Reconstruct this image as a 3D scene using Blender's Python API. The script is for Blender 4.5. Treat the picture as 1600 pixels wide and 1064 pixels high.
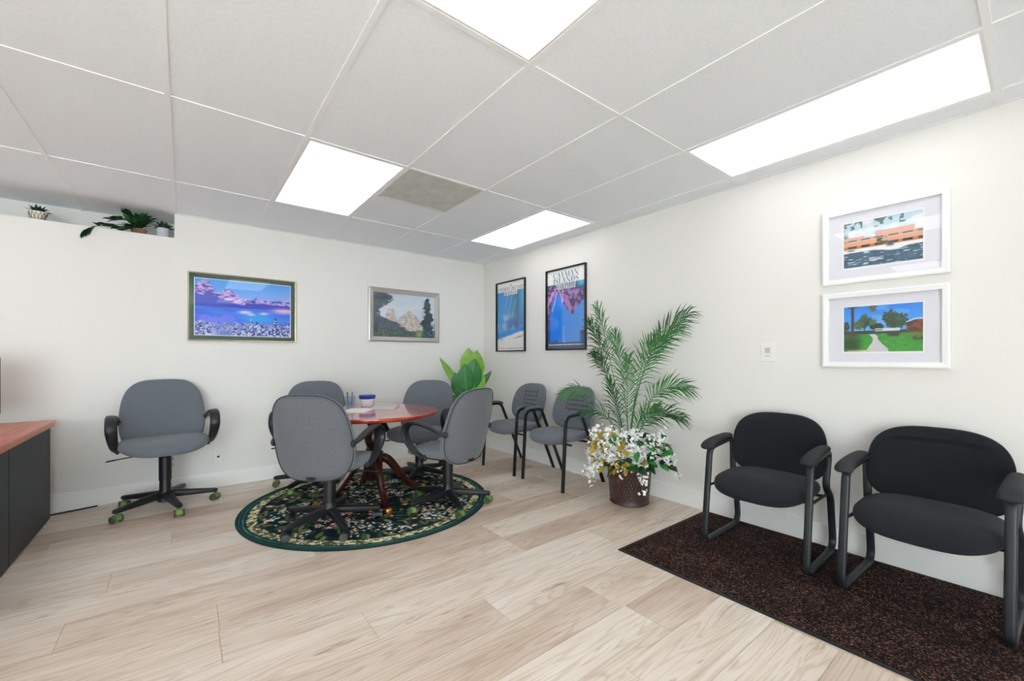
import bpy, bmesh, math, random
import numpy as np
from mathutils import Vector, Matrix

for o in list(bpy.data.objects):
    bpy.data.objects.remove(o, do_unlink=True)
SC = bpy.context.scene
COL = SC.collection
PI = math.pi
R = math.radians
rng = random.Random(7)

# ------------------------------------------------------------------ camera
CAMX, CAMY, CAMZ = -3.153, -4.641, 1.1716
cd = bpy.data.cameras.new('camera')
cam = bpy.data.objects.new('camera', cd)
COL.objects.link(cam)
cam.location = (CAMX, CAMY, CAMZ)
cam.rotation_euler = (PI / 2, 0, -0.6645)
cd.sensor_width = 36.0
cd.lens = 654.53 / 1600 * 36
cd.shift_y = (559.25 - 532) / 1600
cd.clip_start = 0.05
SC.camera = cam

# ------------------------------------------------------------------ world, exposure
w = bpy.data.worlds.new('World')
SC.world = w
w.use_nodes = True
w.node_tree.nodes['Background'].inputs[0].default_value = (0.95, 0.965, 1.0, 1)
w.node_tree.nodes['Background'].inputs[1].default_value = 12.5
vs = SC.view_settings
vs.view_transform = 'Standard'
vs.look = 'None'
vs.gamma = 1.0
vs.use_curve_mapping = False
vs.exposure = 0.0
LIGHT_STRENGTH = 2.4

H = 2.414                       # ceiling height

# ------------------------------------------------------------------ colour helpers
def lin(c):
    c = c / 255.0
    return c / 12.92 if c <= 0.04045 else ((c + 0.055) / 1.055) ** 2.4
def rgb(r, g, b):
    return (lin(r), lin(g), lin(b), 1.0)
def linv(a):
    a = np.clip(np.asarray(a, dtype=float), 0, 255) / 255.0
    return np.where(a <= 0.04045, a / 12.92, ((a + 0.055) / 1.055) ** 2.4)

# ------------------------------------------------------------------ materials
MATS = {}
def _nodes(name):
    m = bpy.data.materials.new(name)
    m.use_nodes = True
    nt = m.node_tree
    b = nt.nodes['Principled BSDF']
    return m, nt, b
def mat(name, col, rough=0.5, metal=0.0, spec=0.5, var=0.0, vscale=20.0, bump=0.0, bscale=200.0, sheen=0.0, coat=0.0):
    """plain procedural surface: colour with a little noise variation, optional fine relief"""
    m, nt, b = _nodes(name)
    b.inputs['Base Color'].default_value = rgb(*col)
    b.inputs['Roughness'].default_value = rough
    b.inputs['Metallic'].default_value = metal
    b.inputs['Specular IOR Level'].default_value = spec
    if sheen: b.inputs['Sheen Weight'].default_value = sheen
    if coat:
        b.inputs['Coat Weight'].default_value = coat
        b.inputs['Coat Roughness'].default_value = 0.06
    tc = nt.nodes.new('ShaderNodeTexCoord')
    if var > 0:
        n = nt.nodes.new('ShaderNodeTexNoise')
        n.inputs['Scale'].default_value = vscale
        n.inputs['Detail'].default_value = 6
        nt.links.new(tc.outputs['Object'], n.inputs['Vector'])
        r = nt.nodes.new('ShaderNodeValToRGB')
        c = rgb(*col)
        r.color_ramp.elements[0].position = 0.3
        r.color_ramp.elements[1].position = 0.7
        r.color_ramp.elements[0].color = tuple(max(0, x * (1 - var)) for x in c[:3]) + (1,)
        r.color_ramp.elements[1].color = tuple(min(1, x * (1 + var)) for x in c[:3]) + (1,)
        nt.links.new(n.outputs['Fac'], r.inputs['Fac'])
        nt.links.new(r.outputs['Color'], b.inputs['Base Color'])
    if bump > 0:
        n2 = nt.nodes.new('ShaderNodeTexNoise')
        n2.inputs['Scale'].default_value = bscale
        n2.inputs['Detail'].default_value = 3
        nt.links.new(tc.outputs['Object'], n2.inputs['Vector'])
        bp = nt.nodes.new('ShaderNodeBump')
        bp.inputs['Strength'].default_value = bump
        bp.inputs['Distance'].default_value = 0.002
        nt.links.new(n2.outputs['Fac'], bp.inputs['Height'])
        nt.links.new(bp.outputs['Normal'], b.inputs['Normal'])
    MATS[name] = m
    return m
def attr_mat(name, rough=0.6, spec=0.3, bump=0.0, bscale=300.0):
    """flat print: colour from the mesh's own colour attribute"""
    m, nt, b = _nodes(name)
    a = nt.nodes.new('ShaderNodeAttribute')
    a.attribute_name = 'Col'
    nt.links.new(a.outputs['Color'], b.inputs['Base Color'])
    b.inputs['Roughness'].default_value = rough
    b.inputs['Specular IOR Level'].default_value = spec
    if bump:
        tc = nt.nodes.new('ShaderNodeTexCoord')
        n2 = nt.nodes.new('ShaderNodeTexNoise')
        n2.inputs['Scale'].default_value = bscale
        nt.links.new(tc.outputs['Object'], n2.inputs['Vector'])
        bp = nt.nodes.new('ShaderNodeBump')
        bp.inputs['Strength'].default_value = bump
        bp.inputs['Distance'].default_value = 0.003
        nt.links.new(n2.outputs['Fac'], bp.inputs['Height'])
        nt.links.new(bp.outputs['Normal'], b.inputs['Normal'])
    MATS[name] = m
    return m

mat('wall_paint', (235, 233, 229), 0.85, spec=0.2, var=0.012, vscale=1.3, bump=0.08, bscale=90)
mat('trim_paint', (243, 243, 241), 0.4, spec=0.4)
mat('tile_white', (244, 248, 252), 0.95, spec=0.1, var=0.025, vscale=60, bump=0.25, bscale=170)
mat('tee_white', (246, 248, 249), 0.5, spec=0.3)
mat('slab_grey', (90, 90, 88), 0.9)  # even dark grey of the subfloor and ceiling slab
mat('fixture_white', (238, 238, 236), 0.45)
mat('grille_grey', (207, 209, 203), 0.7, var=0.10, vscale=9)
mat('grille_back', (165, 167, 163), 0.9)
mat('fabric_grey', (106, 112, 120), 0.95, spec=0.15, var=0.22, vscale=420, bump=0.5, bscale=650, sheen=0.25)
mat('fabric_back', (104, 106, 112), 0.95, spec=0.15, var=0.30, vscale=330, bump=0.5, bscale=500, sheen=0.2)
mat('fabric_guest', (102, 107, 116), 0.8, spec=0.3, var=0.14, vscale=60, bump=0.4, bscale=500, sheen=0.2)
mat('fabric_black', (33, 36, 40), 0.95, spec=0.12, var=0.25, vscale=400, bump=0.5, bscale=520, sheen=0.10)
mat('seam_dark', (52, 55, 62), 0.9)
mat('plastic_black', (26, 29, 35), 0.42, spec=0.5, bump=0.05, bscale=300)
mat('metal_black', (22, 24, 28), 0.38, spec=0.5)
mat('metal_charcoal', (33, 38, 43), 0.42, spec=0.5)
mat('pad_charcoal', (44, 46, 50), 0.75, spec=0.3, var=0.2, vscale=60, bump=0.3, bscale=300)
mat('pad_guest', (84, 92, 102), 0.6, spec=0.3, var=0.1, vscale=60)
mat('caster_green', (112, 146, 78), 0.6, var=0.15, vscale=40)
mat('caster_wheel_green', (70, 88, 58), 0.6, var=0.3, vscale=60)
mat('caster_black', (24, 25, 28), 0.45)
mat('caster_wheel_grey', (72, 74, 76), 0.5)
mat('brass', (190, 130, 62), 0.28, metal=0.9)
mat('frame_black', (18, 18, 20), 0.4)
mat('frame_white', (244, 244, 243), 0.45)
mat('frame_champagne', (214, 204, 176), 0.25, metal=0.75)
mat('frame_silver', (186, 184, 178), 0.33, metal=0.7)
mat('mat_white', (232, 232, 240), 0.9, spec=0.2)
mat('mat_green', (58, 92, 84), 0.9, spec=0.2)
mat('bevel_white', (248, 248, 248), 0.9)
mat('cabinet_black', (44, 50, 54), 0.55, spec=0.4, var=0.22, vscale=26)
mat('leaf_palm', (58, 122, 62), 0.5, spec=0.4, var=0.35, vscale=14)
mat('leaf_palm_dark', (36, 88, 44), 0.5, spec=0.4, var=0.35, vscale=14)
mat('leaf_stem', (52, 84, 48), 0.6)
mat('leaf_big', (40, 122, 58), 0.42, spec=0.45, var=0.30, vscale=9)
mat('leaf_big_light', (126, 178, 42), 0.42, spec=0.45, var=0.25, vscale=9)
mat('leaf_vein', (128, 186, 98), 0.5)
mat('leaf_dark', (26, 66, 34), 0.5, spec=0.4, var=0.35, vscale=30)
mat('leaf_bright', (50, 132, 58), 0.45, spec=0.4, var=0.3, vscale=30)
mat('leaf_yellow', (168, 148, 44), 0.6, spec=0.3, var=0.3, vscale=30)
mat('petal_white', (250, 250, 248), 0.7, spec=0.3)
mat('soil', (46, 36, 28), 0.95, var=0.4, vscale=90, bump=0.6, bscale=120)
mat('pot_grey', (196, 198, 206), 0.6, var=0.06, vscale=30)
mat('pot_cream', (232, 222, 206), 0.6)
mat('pot_line', (70, 58, 52), 0.6)
mat('pot_terracotta', (146, 104, 84), 0.8)
mat('weave_light', (92, 66, 58), 0.4, var=0.3, vscale=40)
mat('pot_planter', (70, 66, 62), 0.6)
mat('plate_white', (236, 236, 232), 0.4)
mat('plate_grey', (196, 196, 192), 0.5)
mat('slot_dark', (38, 36, 34), 0.7)
mat('lid_blue', (16, 62, 160), 0.22, spec=0.5)
mat('jar_white', (232, 234, 236), 0.35)
mat('cup_mesh', (150, 176, 198), 0.4, metal=0.4)
mat('pen_blue', (72, 140, 200), 0.35)
mat('pen_white', (226, 230, 232), 0.35)
mat('pen_navy', (48, 66, 104), 0.35)
mat('paper', (236, 236, 238), 0.5, var=0.02)
mat('paper_grey', (196, 198, 204), 0.4, var=0.06)
mat('cable_black', (20, 20, 22), 0.5)
mat('screen_black', (16, 14, 20), 0.15)
mat('ink_teal', (104, 146, 166), 0.7)
mat('ink_white', (246, 250, 252), 0.7)
mat('ink_grey', (120, 130, 146), 0.7)
mat('rubber_black', (26, 30, 30), 0.7, bump=0.1)
mat('rug_edge', (18, 44, 44), 0.95, var=0.2, vscale=60)
attr_mat('print_matte', 0.55, 0.3)
attr_mat('rug_pile', 0.97, 0.05, bump=0.6, bscale=420)

def emit_mat():
    m = bpy.data.materials.new('diffuser_lit')
    m.use_nodes = True
    nt = m.node_tree
    nt.nodes.clear()
    o = nt.nodes.new('ShaderNodeOutputMaterial')
    e = nt.nodes.new('ShaderNodeEmission')
    e.inputs[0].default_value = (0.99, 0.99, 1.0, 1)
    e.inputs[1].default_value = LIGHT_STRENGTH
    nt.links.new(e.outputs[0], o.inputs[0])
    MATS['diffuser_lit'] = m
emit_mat()

def glass_mat(name, tint=(1, 1, 1)):
    """thin pane: clear, with Fresnel reflection"""
    m = bpy.data.materials.new(name)
    m.use_nodes = True
    nt = m.node_tree
    nt.nodes.clear()
    o = nt.nodes.new('ShaderNodeOutputMaterial')
    mx = nt.nodes.new('ShaderNodeMixShader')
    lw = nt.nodes.new('ShaderNodeLayerWeight'); lw.inputs[0].default_value = 0.5
    pw_ = nt.nodes.new('ShaderNodeMath'); pw_.operation = 'POWER'; pw_.inputs[1].default_value = 5.0
    f = nt.nodes.new('ShaderNodeMath'); f.operation = 'MULTIPLY_ADD'; f.inputs[1].default_value = 0.96; f.inputs[2].default_value = 0.05
    nt.links.new(lw.outputs['Facing'], pw_.inputs[0]); nt.links.new(pw_.outputs[0], f.inputs[0])
    t = nt.nodes.new('ShaderNodeBsdfTransparent'); t.inputs[0].default_value = tint + (1,)
    g = nt.nodes.new('ShaderNodeBsdfGlossy'); g.inputs['Roughness'].default_value = 0.0
    nt.links.new(f.outputs[0], mx.inputs[0])
    nt.links.new(t.outputs[0], mx.inputs[1])
    nt.links.new(g.outputs[0], mx.inputs[2])
    nt.links.new(mx.outputs[0], o.inputs[0])
    MATS[name] = m
glass_mat('picture_glass')
glass_mat('window_glass', (0.92, 0.96, 0.96))

def plank_mat():
    m, nt, b = _nodes('oak_plank')
    N = nt.nodes.new; L = nt.links.new
    tc = N('ShaderNodeTexCoord'); oi = N('ShaderNodeObjectInfo')
    geo = N('ShaderNodeNewGeometry')
    sc = N('ShaderNodeVectorMath'); sc.operation = 'SCALE'; sc.inputs[3].default_value = 37.0
    cmb = N('ShaderNodeCombineXYZ')
    L(oi.outputs['Random'], cmb.inputs[0]); L(oi.outputs['Random'], cmb.inputs[1]); L(oi.outputs['Random'], cmb.inputs[2])
    L(cmb.outputs[0], sc.inputs[0])
    add = N('ShaderNodeVectorMath'); add.operation = 'ADD'
    L(geo.outputs['Position'], add.inputs[0]); L(sc.outputs[0], add.inputs[1])
    # long figure: contours of a stretched, smooth height field
    mp = N('ShaderNodeMapping'); mp.inputs['Scale'].default_value = (0.75, 8.0, 1)
    L(add.outputs[0], mp.inputs[0])
    n1 = N('ShaderNodeTexNoise'); n1.inputs['Scale'].default_value = 1.0; n1.inputs['Detail'].default_value = 2.0; n1.inputs['Distortion'].default_value = 0.5
    L(mp.outputs[0], n1.inputs['Vector'])
    mul = N('ShaderNodeMath'); mul.operation = 'MULTIPLY'; mul.inputs[1].default_value = 92.0
    L(n1.outputs['Fac'], mul.inputs[0])
    sn = N('ShaderNodeMath'); sn.operation = 'SINE'
    L(mul.outputs[0], sn.inputs[0])
    r1 = N('ShaderNodeMapRange'); r1.inputs[1].default_value = 0.2; r1.inputs[2].default_value = 1.0
    L(sn.outputs[0], r1.inputs[0])
    # fine straight fibres
    mp2 = N('ShaderNodeMapping'); mp2.inputs['Scale'].default_value = (3.0, 120, 1)
    L(add.outputs[0], mp2.inputs[0])
    n2 = N('ShaderNodeTexNoise'); n2.inputs['Scale'].default_value = 1.0; n2.inputs['Detail'].default_value = 5
    L(mp2.outputs[0], n2.inputs['Vector'])
    # broad tone drift
    mp3 = N('ShaderNodeMapping'); mp3.inputs['Scale'].default_value = (1.6, 7, 1)
    L(add.outputs[0], mp3.inputs[0])
    n3 = N('ShaderNodeTexNoise'); n3.inputs['Scale'].default_value = 1.0; n3.inputs['Detail'].default_value = 4
    L(mp3.outputs[0], n3.inputs['Vector'])
    # rare dark knots and mineral streaks
    mp4 = N('ShaderNodeMapping'); mp4.inputs['Scale'].default_value = (2.6, 13, 1)
    L(add.outputs[0], mp4.inputs[0])
    n4 = N('ShaderNodeTexNoise'); n4.inputs['Scale'].default_value = 1.0; n4.inputs['Detail'].default_value = 5; n4.inputs['Roughness'].default_value = 0.65
    L(mp4.outputs[0], n4.inputs['Vector'])
    r4 = N('ShaderNodeMapRange'); r4.inputs[1].default_value = 0.635; r4.inputs[2].default_value = 0.74
    L(n4.outputs['Fac'], r4.inputs[0])
    base = N('ShaderNodeValToRGB')
    e = base.color_ramp.elements
    e[0].position = 0.0; e[0].color = rgb(190, 163, 142)
    e[1].position = 1.0; e[1].color = rgb(247, 238, 227)
    k = base.color_ramp.elements.new(0.5); k.color = rgb(229, 212, 196)
    # tone = 0.5*random + 0.5*drift
    t1 = N('ShaderNodeMath'); t1.operation = 'MULTIPLY'; t1.inputs[1].default_value = 0.55
    L(oi.outputs['Random'], t1.inputs[0])
    t2 = N('ShaderNodeMath'); t2.operation = 'MULTIPLY_ADD'; t2.inputs[1].default_value = 0.9
    L(n3.outputs['Fac'], t2.inputs[0]); L(t1.outputs[0], t2.inputs[2])
    t3 = N('ShaderNodeMath'); t3.operation = 'SUBTRACT'; t3.inputs[1].default_value = 0.20
    L(t2.outputs[0], t3.inputs[0])
    L(t3.outputs[0], base.inputs[0])
    def darken(colsock, facsock, amt, tone):
        mx = N('ShaderNodeMix'); mx.data_type = 'RGBA'; mx.blend_type = 'MULTIPLY'
        mm = N('ShaderNodeMath'); mm.operation = 'MULTIPLY'; mm.inputs[1].default_value = amt
        L(facsock, mm.inputs[0]); L(mm.outputs[0], mx.inputs[0])
        L(colsock, mx.inputs[6]); mx.inputs[7].default_value = tone
        return mx.outputs[2]
    c = darken(base.outputs[0], r1.outputs[0], 0.28, rgb(196, 172, 152))
    rf = N('ShaderNodeMapRange'); rf.inputs[1].default_value = 0.5; rf.inputs[2].default_value = 0.75
    L(n2.outputs['Fac'], rf.inputs[0])
    c = darken(c, rf.outputs[0], 0.42, rgb(190, 170, 154))
    c = darken(c, r4.outputs[0], 0.75, rgb(140, 122, 112))
    L(c, b.inputs['Base Color'])
    b.inputs['Roughness'].default_value = 0.42
    b.inputs['Specular IOR Level'].default_value = 0.35
    bp = N('ShaderNodeBump'); bp.inputs['Strength'].default_value = 0.15; bp.inputs['Distance'].default_value = 0.001
    L(n2.outputs['Fac'], bp.inputs['Height']); L(bp.outputs[0], b.inputs['Normal'])
    MATS['oak_plank'] = m
plank_mat()

def wood_mat(name, c0, c1, rough, stretch=(2, 30, 30), coat=0.0):
    m, nt, b = _nodes(name)
    N = nt.nodes.new; L = nt.links.new
    tc = N('ShaderNodeTexCoord'); mp = N('ShaderNodeMapping'); mp.inputs['Scale'].default_value = stretch
    L(tc.outputs['Object'], mp.inputs[0])
    n = N('ShaderNodeTexNoise'); n.inputs['Scale'].default_value = 1; n.inputs['Detail'].default_value = 6; n.inputs['Distortion'].default_value = 0.6
    L(mp.outputs[0], n.inputs['Vector'])
    r = N('ShaderNodeValToRGB')
    r.color_ramp.elements[0].position = 0.32; r.color_ramp.elements[0].color = rgb(*c0)
    r.color_ramp.elements[1].position = 0.68; r.color_ramp.elements[1].color = rgb(*c1)
    L(n.outputs['Fac'], r.inputs[0]); L(r.outputs[0], b.inputs['Base Color'])
    b.inputs['Roughness'].default_value = rough
    if coat:
        b.inputs['Coat Weight'].default_value = coat; b.inputs['Coat Roughness'].default_value = 0.05
    MATS[name] = m
wood_mat('mahogany_top', (150, 44, 26), (200, 84, 56), 0.16, (2.5, 22, 22), 0.6)
wood_mat('mahogany_dark', (40, 14, 13), (66, 22, 19), 0.25, (8, 8, 3), 0.3)
wood_mat('cherry_top', (186, 70, 38), (228, 118, 74), 0.28, (26, 2.2, 26), 0.15)
wood_mat('cherry_edge', (196, 92, 52), (226, 130, 84), 0.35, (26, 2.2, 26))

def carpet_mat():
    m, nt, b = _nodes('carpet_speckle')
    N = nt.nodes.new; L = nt.links.new
    tc = N('ShaderNodeTexCoord')
    v = N('ShaderNodeTexVoronoi'); v.inputs['Scale'].default_value = 190
    L(tc.outputs['Object'], v.inputs['Vector'])
    sep = N('ShaderNodeSeparateColor'); L(v.outputs['Color'], sep.inputs[0])
    r = N('ShaderNodeValToRGB'); r.color_ramp.interpolation = 'CONSTANT'
    e = r.color_ramp.elements
    e[0].position = 0; e[0].color = rgb(20, 15, 16)
    e[1].position = 0.48; e[1].color = rgb(46, 34, 33)
    for p, c in ((0.66, (76, 52, 48)), (0.80, (112, 76, 66)), (0.91, (150, 110, 94)), (0.985, (142, 118, 100))):
        q = r.color_ramp.elements.new(p); q.color = rgb(*c)
    L(sep.outputs[0], r.inputs[0])
    n = N('ShaderNodeTexNoise'); n.inputs['Scale'].default_value = 5; n.inputs['Detail'].default_value = 4
    L(tc.outputs['Object'], n.inputs['Vector'])
    rr = N('ShaderNodeMapRange'); rr.inputs[1].default_value = 0.3; rr.inputs[2].default_value = 0.7; rr.inputs[3].default_value = 0.35; rr.inputs[4].default_value = 1.0
    L(n.outputs['Fac'], rr.inputs[0])
    mx = N('ShaderNodeMix'); mx.data_type = 'RGBA'
    mx.inputs[6].default_value = rgb(22, 17, 18)
    L(rr.outputs[0], mx.inputs[0]); L(r.outputs[0], mx.inputs[7])
    L(mx.outputs[2], b.inputs['Base Color'])
    b.inputs['Roughness'].default_value = 0.95
    b.inputs['Specular IOR Level'].default_value = 0.15
    bp = N('ShaderNodeBump'); bp.inputs['Strength'].default_value = 0.8; bp.inputs['Distance'].default_value = 0.004
    L(v.outputs['Distance'], bp.inputs['Height']); L(bp.outputs[0], b.inputs['Normal'])
    MATS['carpet_speckle'] = m
carpet_mat()

def weave_mat():
    m, nt, b = _nodes('planter_weave')
    N = nt.nodes.new; L = nt.links.new
    b.inputs['Base Color'].default_value = rgb(46, 30, 28)
    tc = N('ShaderNodeTexCoord'); n = N('ShaderNodeTexNoise'); n.inputs['Scale'].default_value = 60
    L(tc.outputs['Object'], n.inputs[0])
    r = N('ShaderNodeValToRGB'); r.color_ramp.elements[0].color = rgb(34, 22, 22); r.color_ramp.elements[1].color = rgb(74, 52, 46)
    L(n.outputs['Fac'], r.inputs[0]); L(r.outputs[0], b.inputs['Base Color'])
    b.inputs['Roughness'].default_value = 0.45
    MATS['planter_weave'] = m
weave_mat()

# ------------------------------------------------------------------ mesh helpers
class MB:
    def __init__(s): s.v = []; s.f = []
    def add(s, vs_, fs_):
        k = len(s.v); s.v += [tuple(p) for p in vs_]; s.f += [tuple(i + k for i in f) for f in fs_]; return s
    def box(s, x0, x1, y0, y1, z0, z1):
        return s.add([(x0,y0,z0),(x1,y0,z0),(x1,y1,z0),(x0,y1,z0),(x0,y0,z1),(x1,y0,z1),(x1,y1,z1),(x0,y1,z1)],
                     [(0,3,2,1),(4,5,6,7),(0,1,5,4),(1,2,6,5),(2,3,7,6),(3,0,4,7)])
    def lathe(s, prof, seg=24, cap=True, c=(0, 0)):
        vs_ = []; fs_ = []; n = len(prof)
        for i in range(seg):
            a = 2 * PI * i / seg
            for r, z in prof: vs_.append((c[0] + r * math.cos(a), c[1] + r * math.sin(a), z))
        for i in range(seg):
            j = (i + 1) % seg
            for k in range(n - 1): fs_.append((i*n+k, j*n+k, j*n+k+1, i*n+k+1))
        if cap:
            fs_.append(tuple(i * n for i in reversed(range(seg))))
            fs_.append(tuple(i * n + n - 1 for i in range(seg)))
        return s.add(vs_, fs_)
    def tube(s, path, rx, ry=None, seg=10, closed=False, up=(0, 0, 1), taper=None, sq=2.0):
        """sweep an elliptical (or squarish, sq > 2) section; rx across, ry along the up side"""
        if ry is None: ry = rx
        P = [Vector(p) for p in path]; n = len(P); up = Vector(up)
        vs_ = []; fs_ = []; prev = None
        for i in range(n):
            if closed: t = P[(i + 1) % n] - P[i - 1]
            else: t = P[min(i + 1, n - 1)] - P[max(i - 1, 0)]
            t.normalize()
            if prev is None:
                u = up - t * up.dot(t)
                if u.length < 1e-4: u = Vector((1, 0, 0)) - t * t.x
            else: u = prev - t * prev.dot(t)
            u.normalize(); prev = u
            a_ = t.cross(u)
            k = taper[i] if taper else 1.0
            for j in range(seg):
                g = 2 * PI * j / seg
                cx, sy = math.cos(g), math.sin(g)
                if sq != 2.0:
                    cx = math.copysign(abs(cx) ** (2 / sq), cx); sy = math.copysign(abs(sy) ** (2 / sq), sy)
                vs_.append(P[i] + a_ * (cx * rx * k) + u * (sy * ry * k))
        m = n if closed else n - 1
        for i in range(m):
            a0 = i * seg; b0 = ((i + 1) % n) * seg
            for j in range(seg):
                q = (j + 1) % seg
                fs_.append((a0 + j, a0 + q, b0 + q, b0 + j))
        if not closed:
            fs_.append(tuple(reversed(range(seg)))); fs_.append(tuple(range((n - 1) * seg, n * seg)))
        return s.add(vs_, fs_)
    def cushion(s, w, d, t0, t1, n=3.0, rings=9, seg=48, e=2.4, fn=None):
        """pillow in the XY plane: superellipse outline w x d, bulges t1 up and t0 down; fn bends each point"""
        vs_ = []; fs_ = []
        def ol(a):
            cx, sy = math.cos(a), math.sin(a)
            return (math.copysign(abs(cx) ** (2 / n), cx) * w / 2, math.copysign(abs(sy) ** (2 / n), sy) * d / 2)
        rs = [math.sin(PI / 2 * k / rings) for k in range(1, rings + 1)]
        pts = [(0, 0, t1)]
        for r in rs:
            h = max(0.0, 1 - r ** e) ** (1 / e)
            for j in range(seg):
                x, y = ol(2 * PI * j / seg); pts.append((x * r, y * r, t1 * h))
        top_n = len(pts)
        for r in reversed(rs[:-1]):
            h = max(0.0, 1 - r ** e) ** (1 / e)
            for j in range(seg):
                x, y = ol(2 * PI * j / seg); pts.append((x * r, y * r, -t0 * h))
        pts.append((0, 0, -t0))
        for j in range(seg): fs_.append((0, 1 + j, 1 + (j + 1) % seg))
        nr = rings * 2 - 1
        for k in range(nr - 1):
            a0 = 1 + k * seg; b0 = a0 + seg
            for j in range(seg):
                q = (j + 1) % seg; fs_.append((a0 + j, b0 + j, b0 + q, a0 + q))
        a0 = 1 + (nr - 1) * seg; last = len(pts) - 1
        for j in range(seg): fs_.append((a0 + j, last, a0 + (j + 1) % seg))
        if fn: pts = [fn(*p) for p in pts]
        return s.add(pts, fs_)
    def mesh(s, name, material, smooth=False, bevel=0.0, bseg=2, angle=40):
        me = bpy.data.meshes.new(name)
        me.from_pydata(s.v, [], s.f)
        bm = bmesh.new(); bm.from_mesh(me)
        bmesh.ops.recalc_face_normals(bm, faces=bm.faces)
        if bevel > 0:
            bmesh.ops.bevel(bm, geom=list(bm.edges), offset=bevel, segments=bseg, affect='EDGES', profile=0.5, clamp_overlap=True)
        bm.to_mesh(me); bm.free()
        if smooth:
            me.polygons.foreach_set('use_smooth', [True] * len(me.polygons))
            try: me.set_sharp_from_angle(angle=R(angle))
            except Exception: pass
        me.materials.append(MATS[material])
        return me

def put(name, me, parent=None, loc=(0, 0, 0), rot=(0, 0, 0), label=None, cat=None, group=None, kind=None):
    o = bpy.data.objects.new(name, me)
    COL.objects.link(o)
    if parent is not None: o.parent = parent
    o.location = loc; o.rotation_euler = rot
    if label: o['label'] = label
    if cat: o['category'] = cat
    if group: o['group'] = group
    if kind: o['kind'] = kind
    return o
def thing(name, label, cat, loc=(0, 0, 0), rotz=0.0, group=None):
    return put(name, None, None, loc, (0, 0, rotz), label, cat, group)
def part(name, mb, material, parent, smooth=False, bevel=0.0, loc=(0, 0, 0), rot=(0, 0, 0), label=None, angle=40):
    return put(name, mb.mesh(name, material, smooth, bevel, angle=angle), parent, loc, rot, label)
def struct(name, me): return put(name, me, kind='structure')
def copy_tree(o, parent=None):
    c = o.copy(); COL.objects.link(c); c.parent = parent
    for ch in [k for k in o.children]: copy_tree(ch, c)
    return c
def spline(pts, per=8, closed=False):
    """Catmull-Rom through the points"""
    P = [Vector(p) for p in pts]; n = len(P); out = []
    rngn = n if closed else n - 1
    for i in range(rngn):
        if closed: p0, p1, p2, p3 = P[i - 1], P[i], P[(i + 1) % n], P[(i + 2) % n]
        else: p0, p1, p2, p3 = P[max(i - 1, 0)], P[i], P[i + 1], P[min(i + 2, n - 1)]
        for k in range(per):
            t = k / per
            out.append(0.5 * ((2 * p1) + (-p0 + p2) * t + (2 * p0 - 5 * p1 + 4 * p2 - p3) * t * t + (-p0 + 3 * p1 - 3 * p2 + p3) * t ** 3))
    if not closed: out.append(P[-1])
    return out
def fillet(pts, rad, per=6, closed=False):
    """polyline with rounded corners"""
    P = [Vector(p) for p in pts]; n = len(P); out = []
    for i in range(n):
        if not closed and i in (0, n - 1): out.append(P[i]); continue
        a, b, c = P[i - 1], P[i], P[(i + 1) % n]
        r = rad[i] if isinstance(rad, (list, tuple)) else rad
        d1 = (a - b); d2 = (c - b); l = min(r, d1.length * 0.48, d2.length * 0.48)
        p = b + d1.normalized() * l; q = b + d2.normalized() * l
        for k in range(per + 1):
            t = k / per
            out.append((1 - t) ** 2 * p + 2 * t * (1 - t) * b + t * t * q)
    return out

# ------------------------------------------------------------------ numpy painting
def _hash(ix, iy, seed):
    h = (ix.astype(np.int64) * 374761393 + iy.astype(np.int64) * 668265263 + seed * 1442695041) & 0x7fffffff
    h = ((h ^ (h >> 13)) * 1274126177) & 0x7fffffff
    return ((h ^ (h >> 16)) & 0xffff) / 65535.0
def vnoise(x, y, seed=0):
    ix = np.floor(x); iy = np.floor(y); fx = x - ix; fy = y - iy
    fx = fx * fx * (3 - 2 * fx); fy = fy * fy * (3 - 2 * fy)
    a = _hash(ix, iy, seed); b = _hash(ix + 1, iy, seed); c = _hash(ix, iy + 1, seed); d = _hash(ix + 1, iy + 1, seed)
    return (a * (1 - fx) + b * fx) * (1 - fy) + (c * (1 - fx) + d * fx) * fy
def fbm(x, y, seed=0, o=4):
    s_ = 0; a = 0.5; t = 0
    for k in range(o):
        s_ = s_ + a * vnoise(x * 2 ** k, y * 2 ** k, seed + k * 17); t += a; a *= 0.5
    return s_ / t
def mixc(img, mask, col):
    m = np.clip(mask, 0, 1)[..., None]
    return img * (1 - m) + np.asarray(col, dtype=float) * m
def sstep(x, a, b):
    t = np.clip((x - a) / (b - a), 0, 1); return t * t * (3 - 2 * t)
SAT = {'paint_lake': 1.35, 'paint_beach': 1.2, 'paint_reef': 1.12, 'paint_forest': 0.95, 'paint_building': 0.9}
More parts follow.
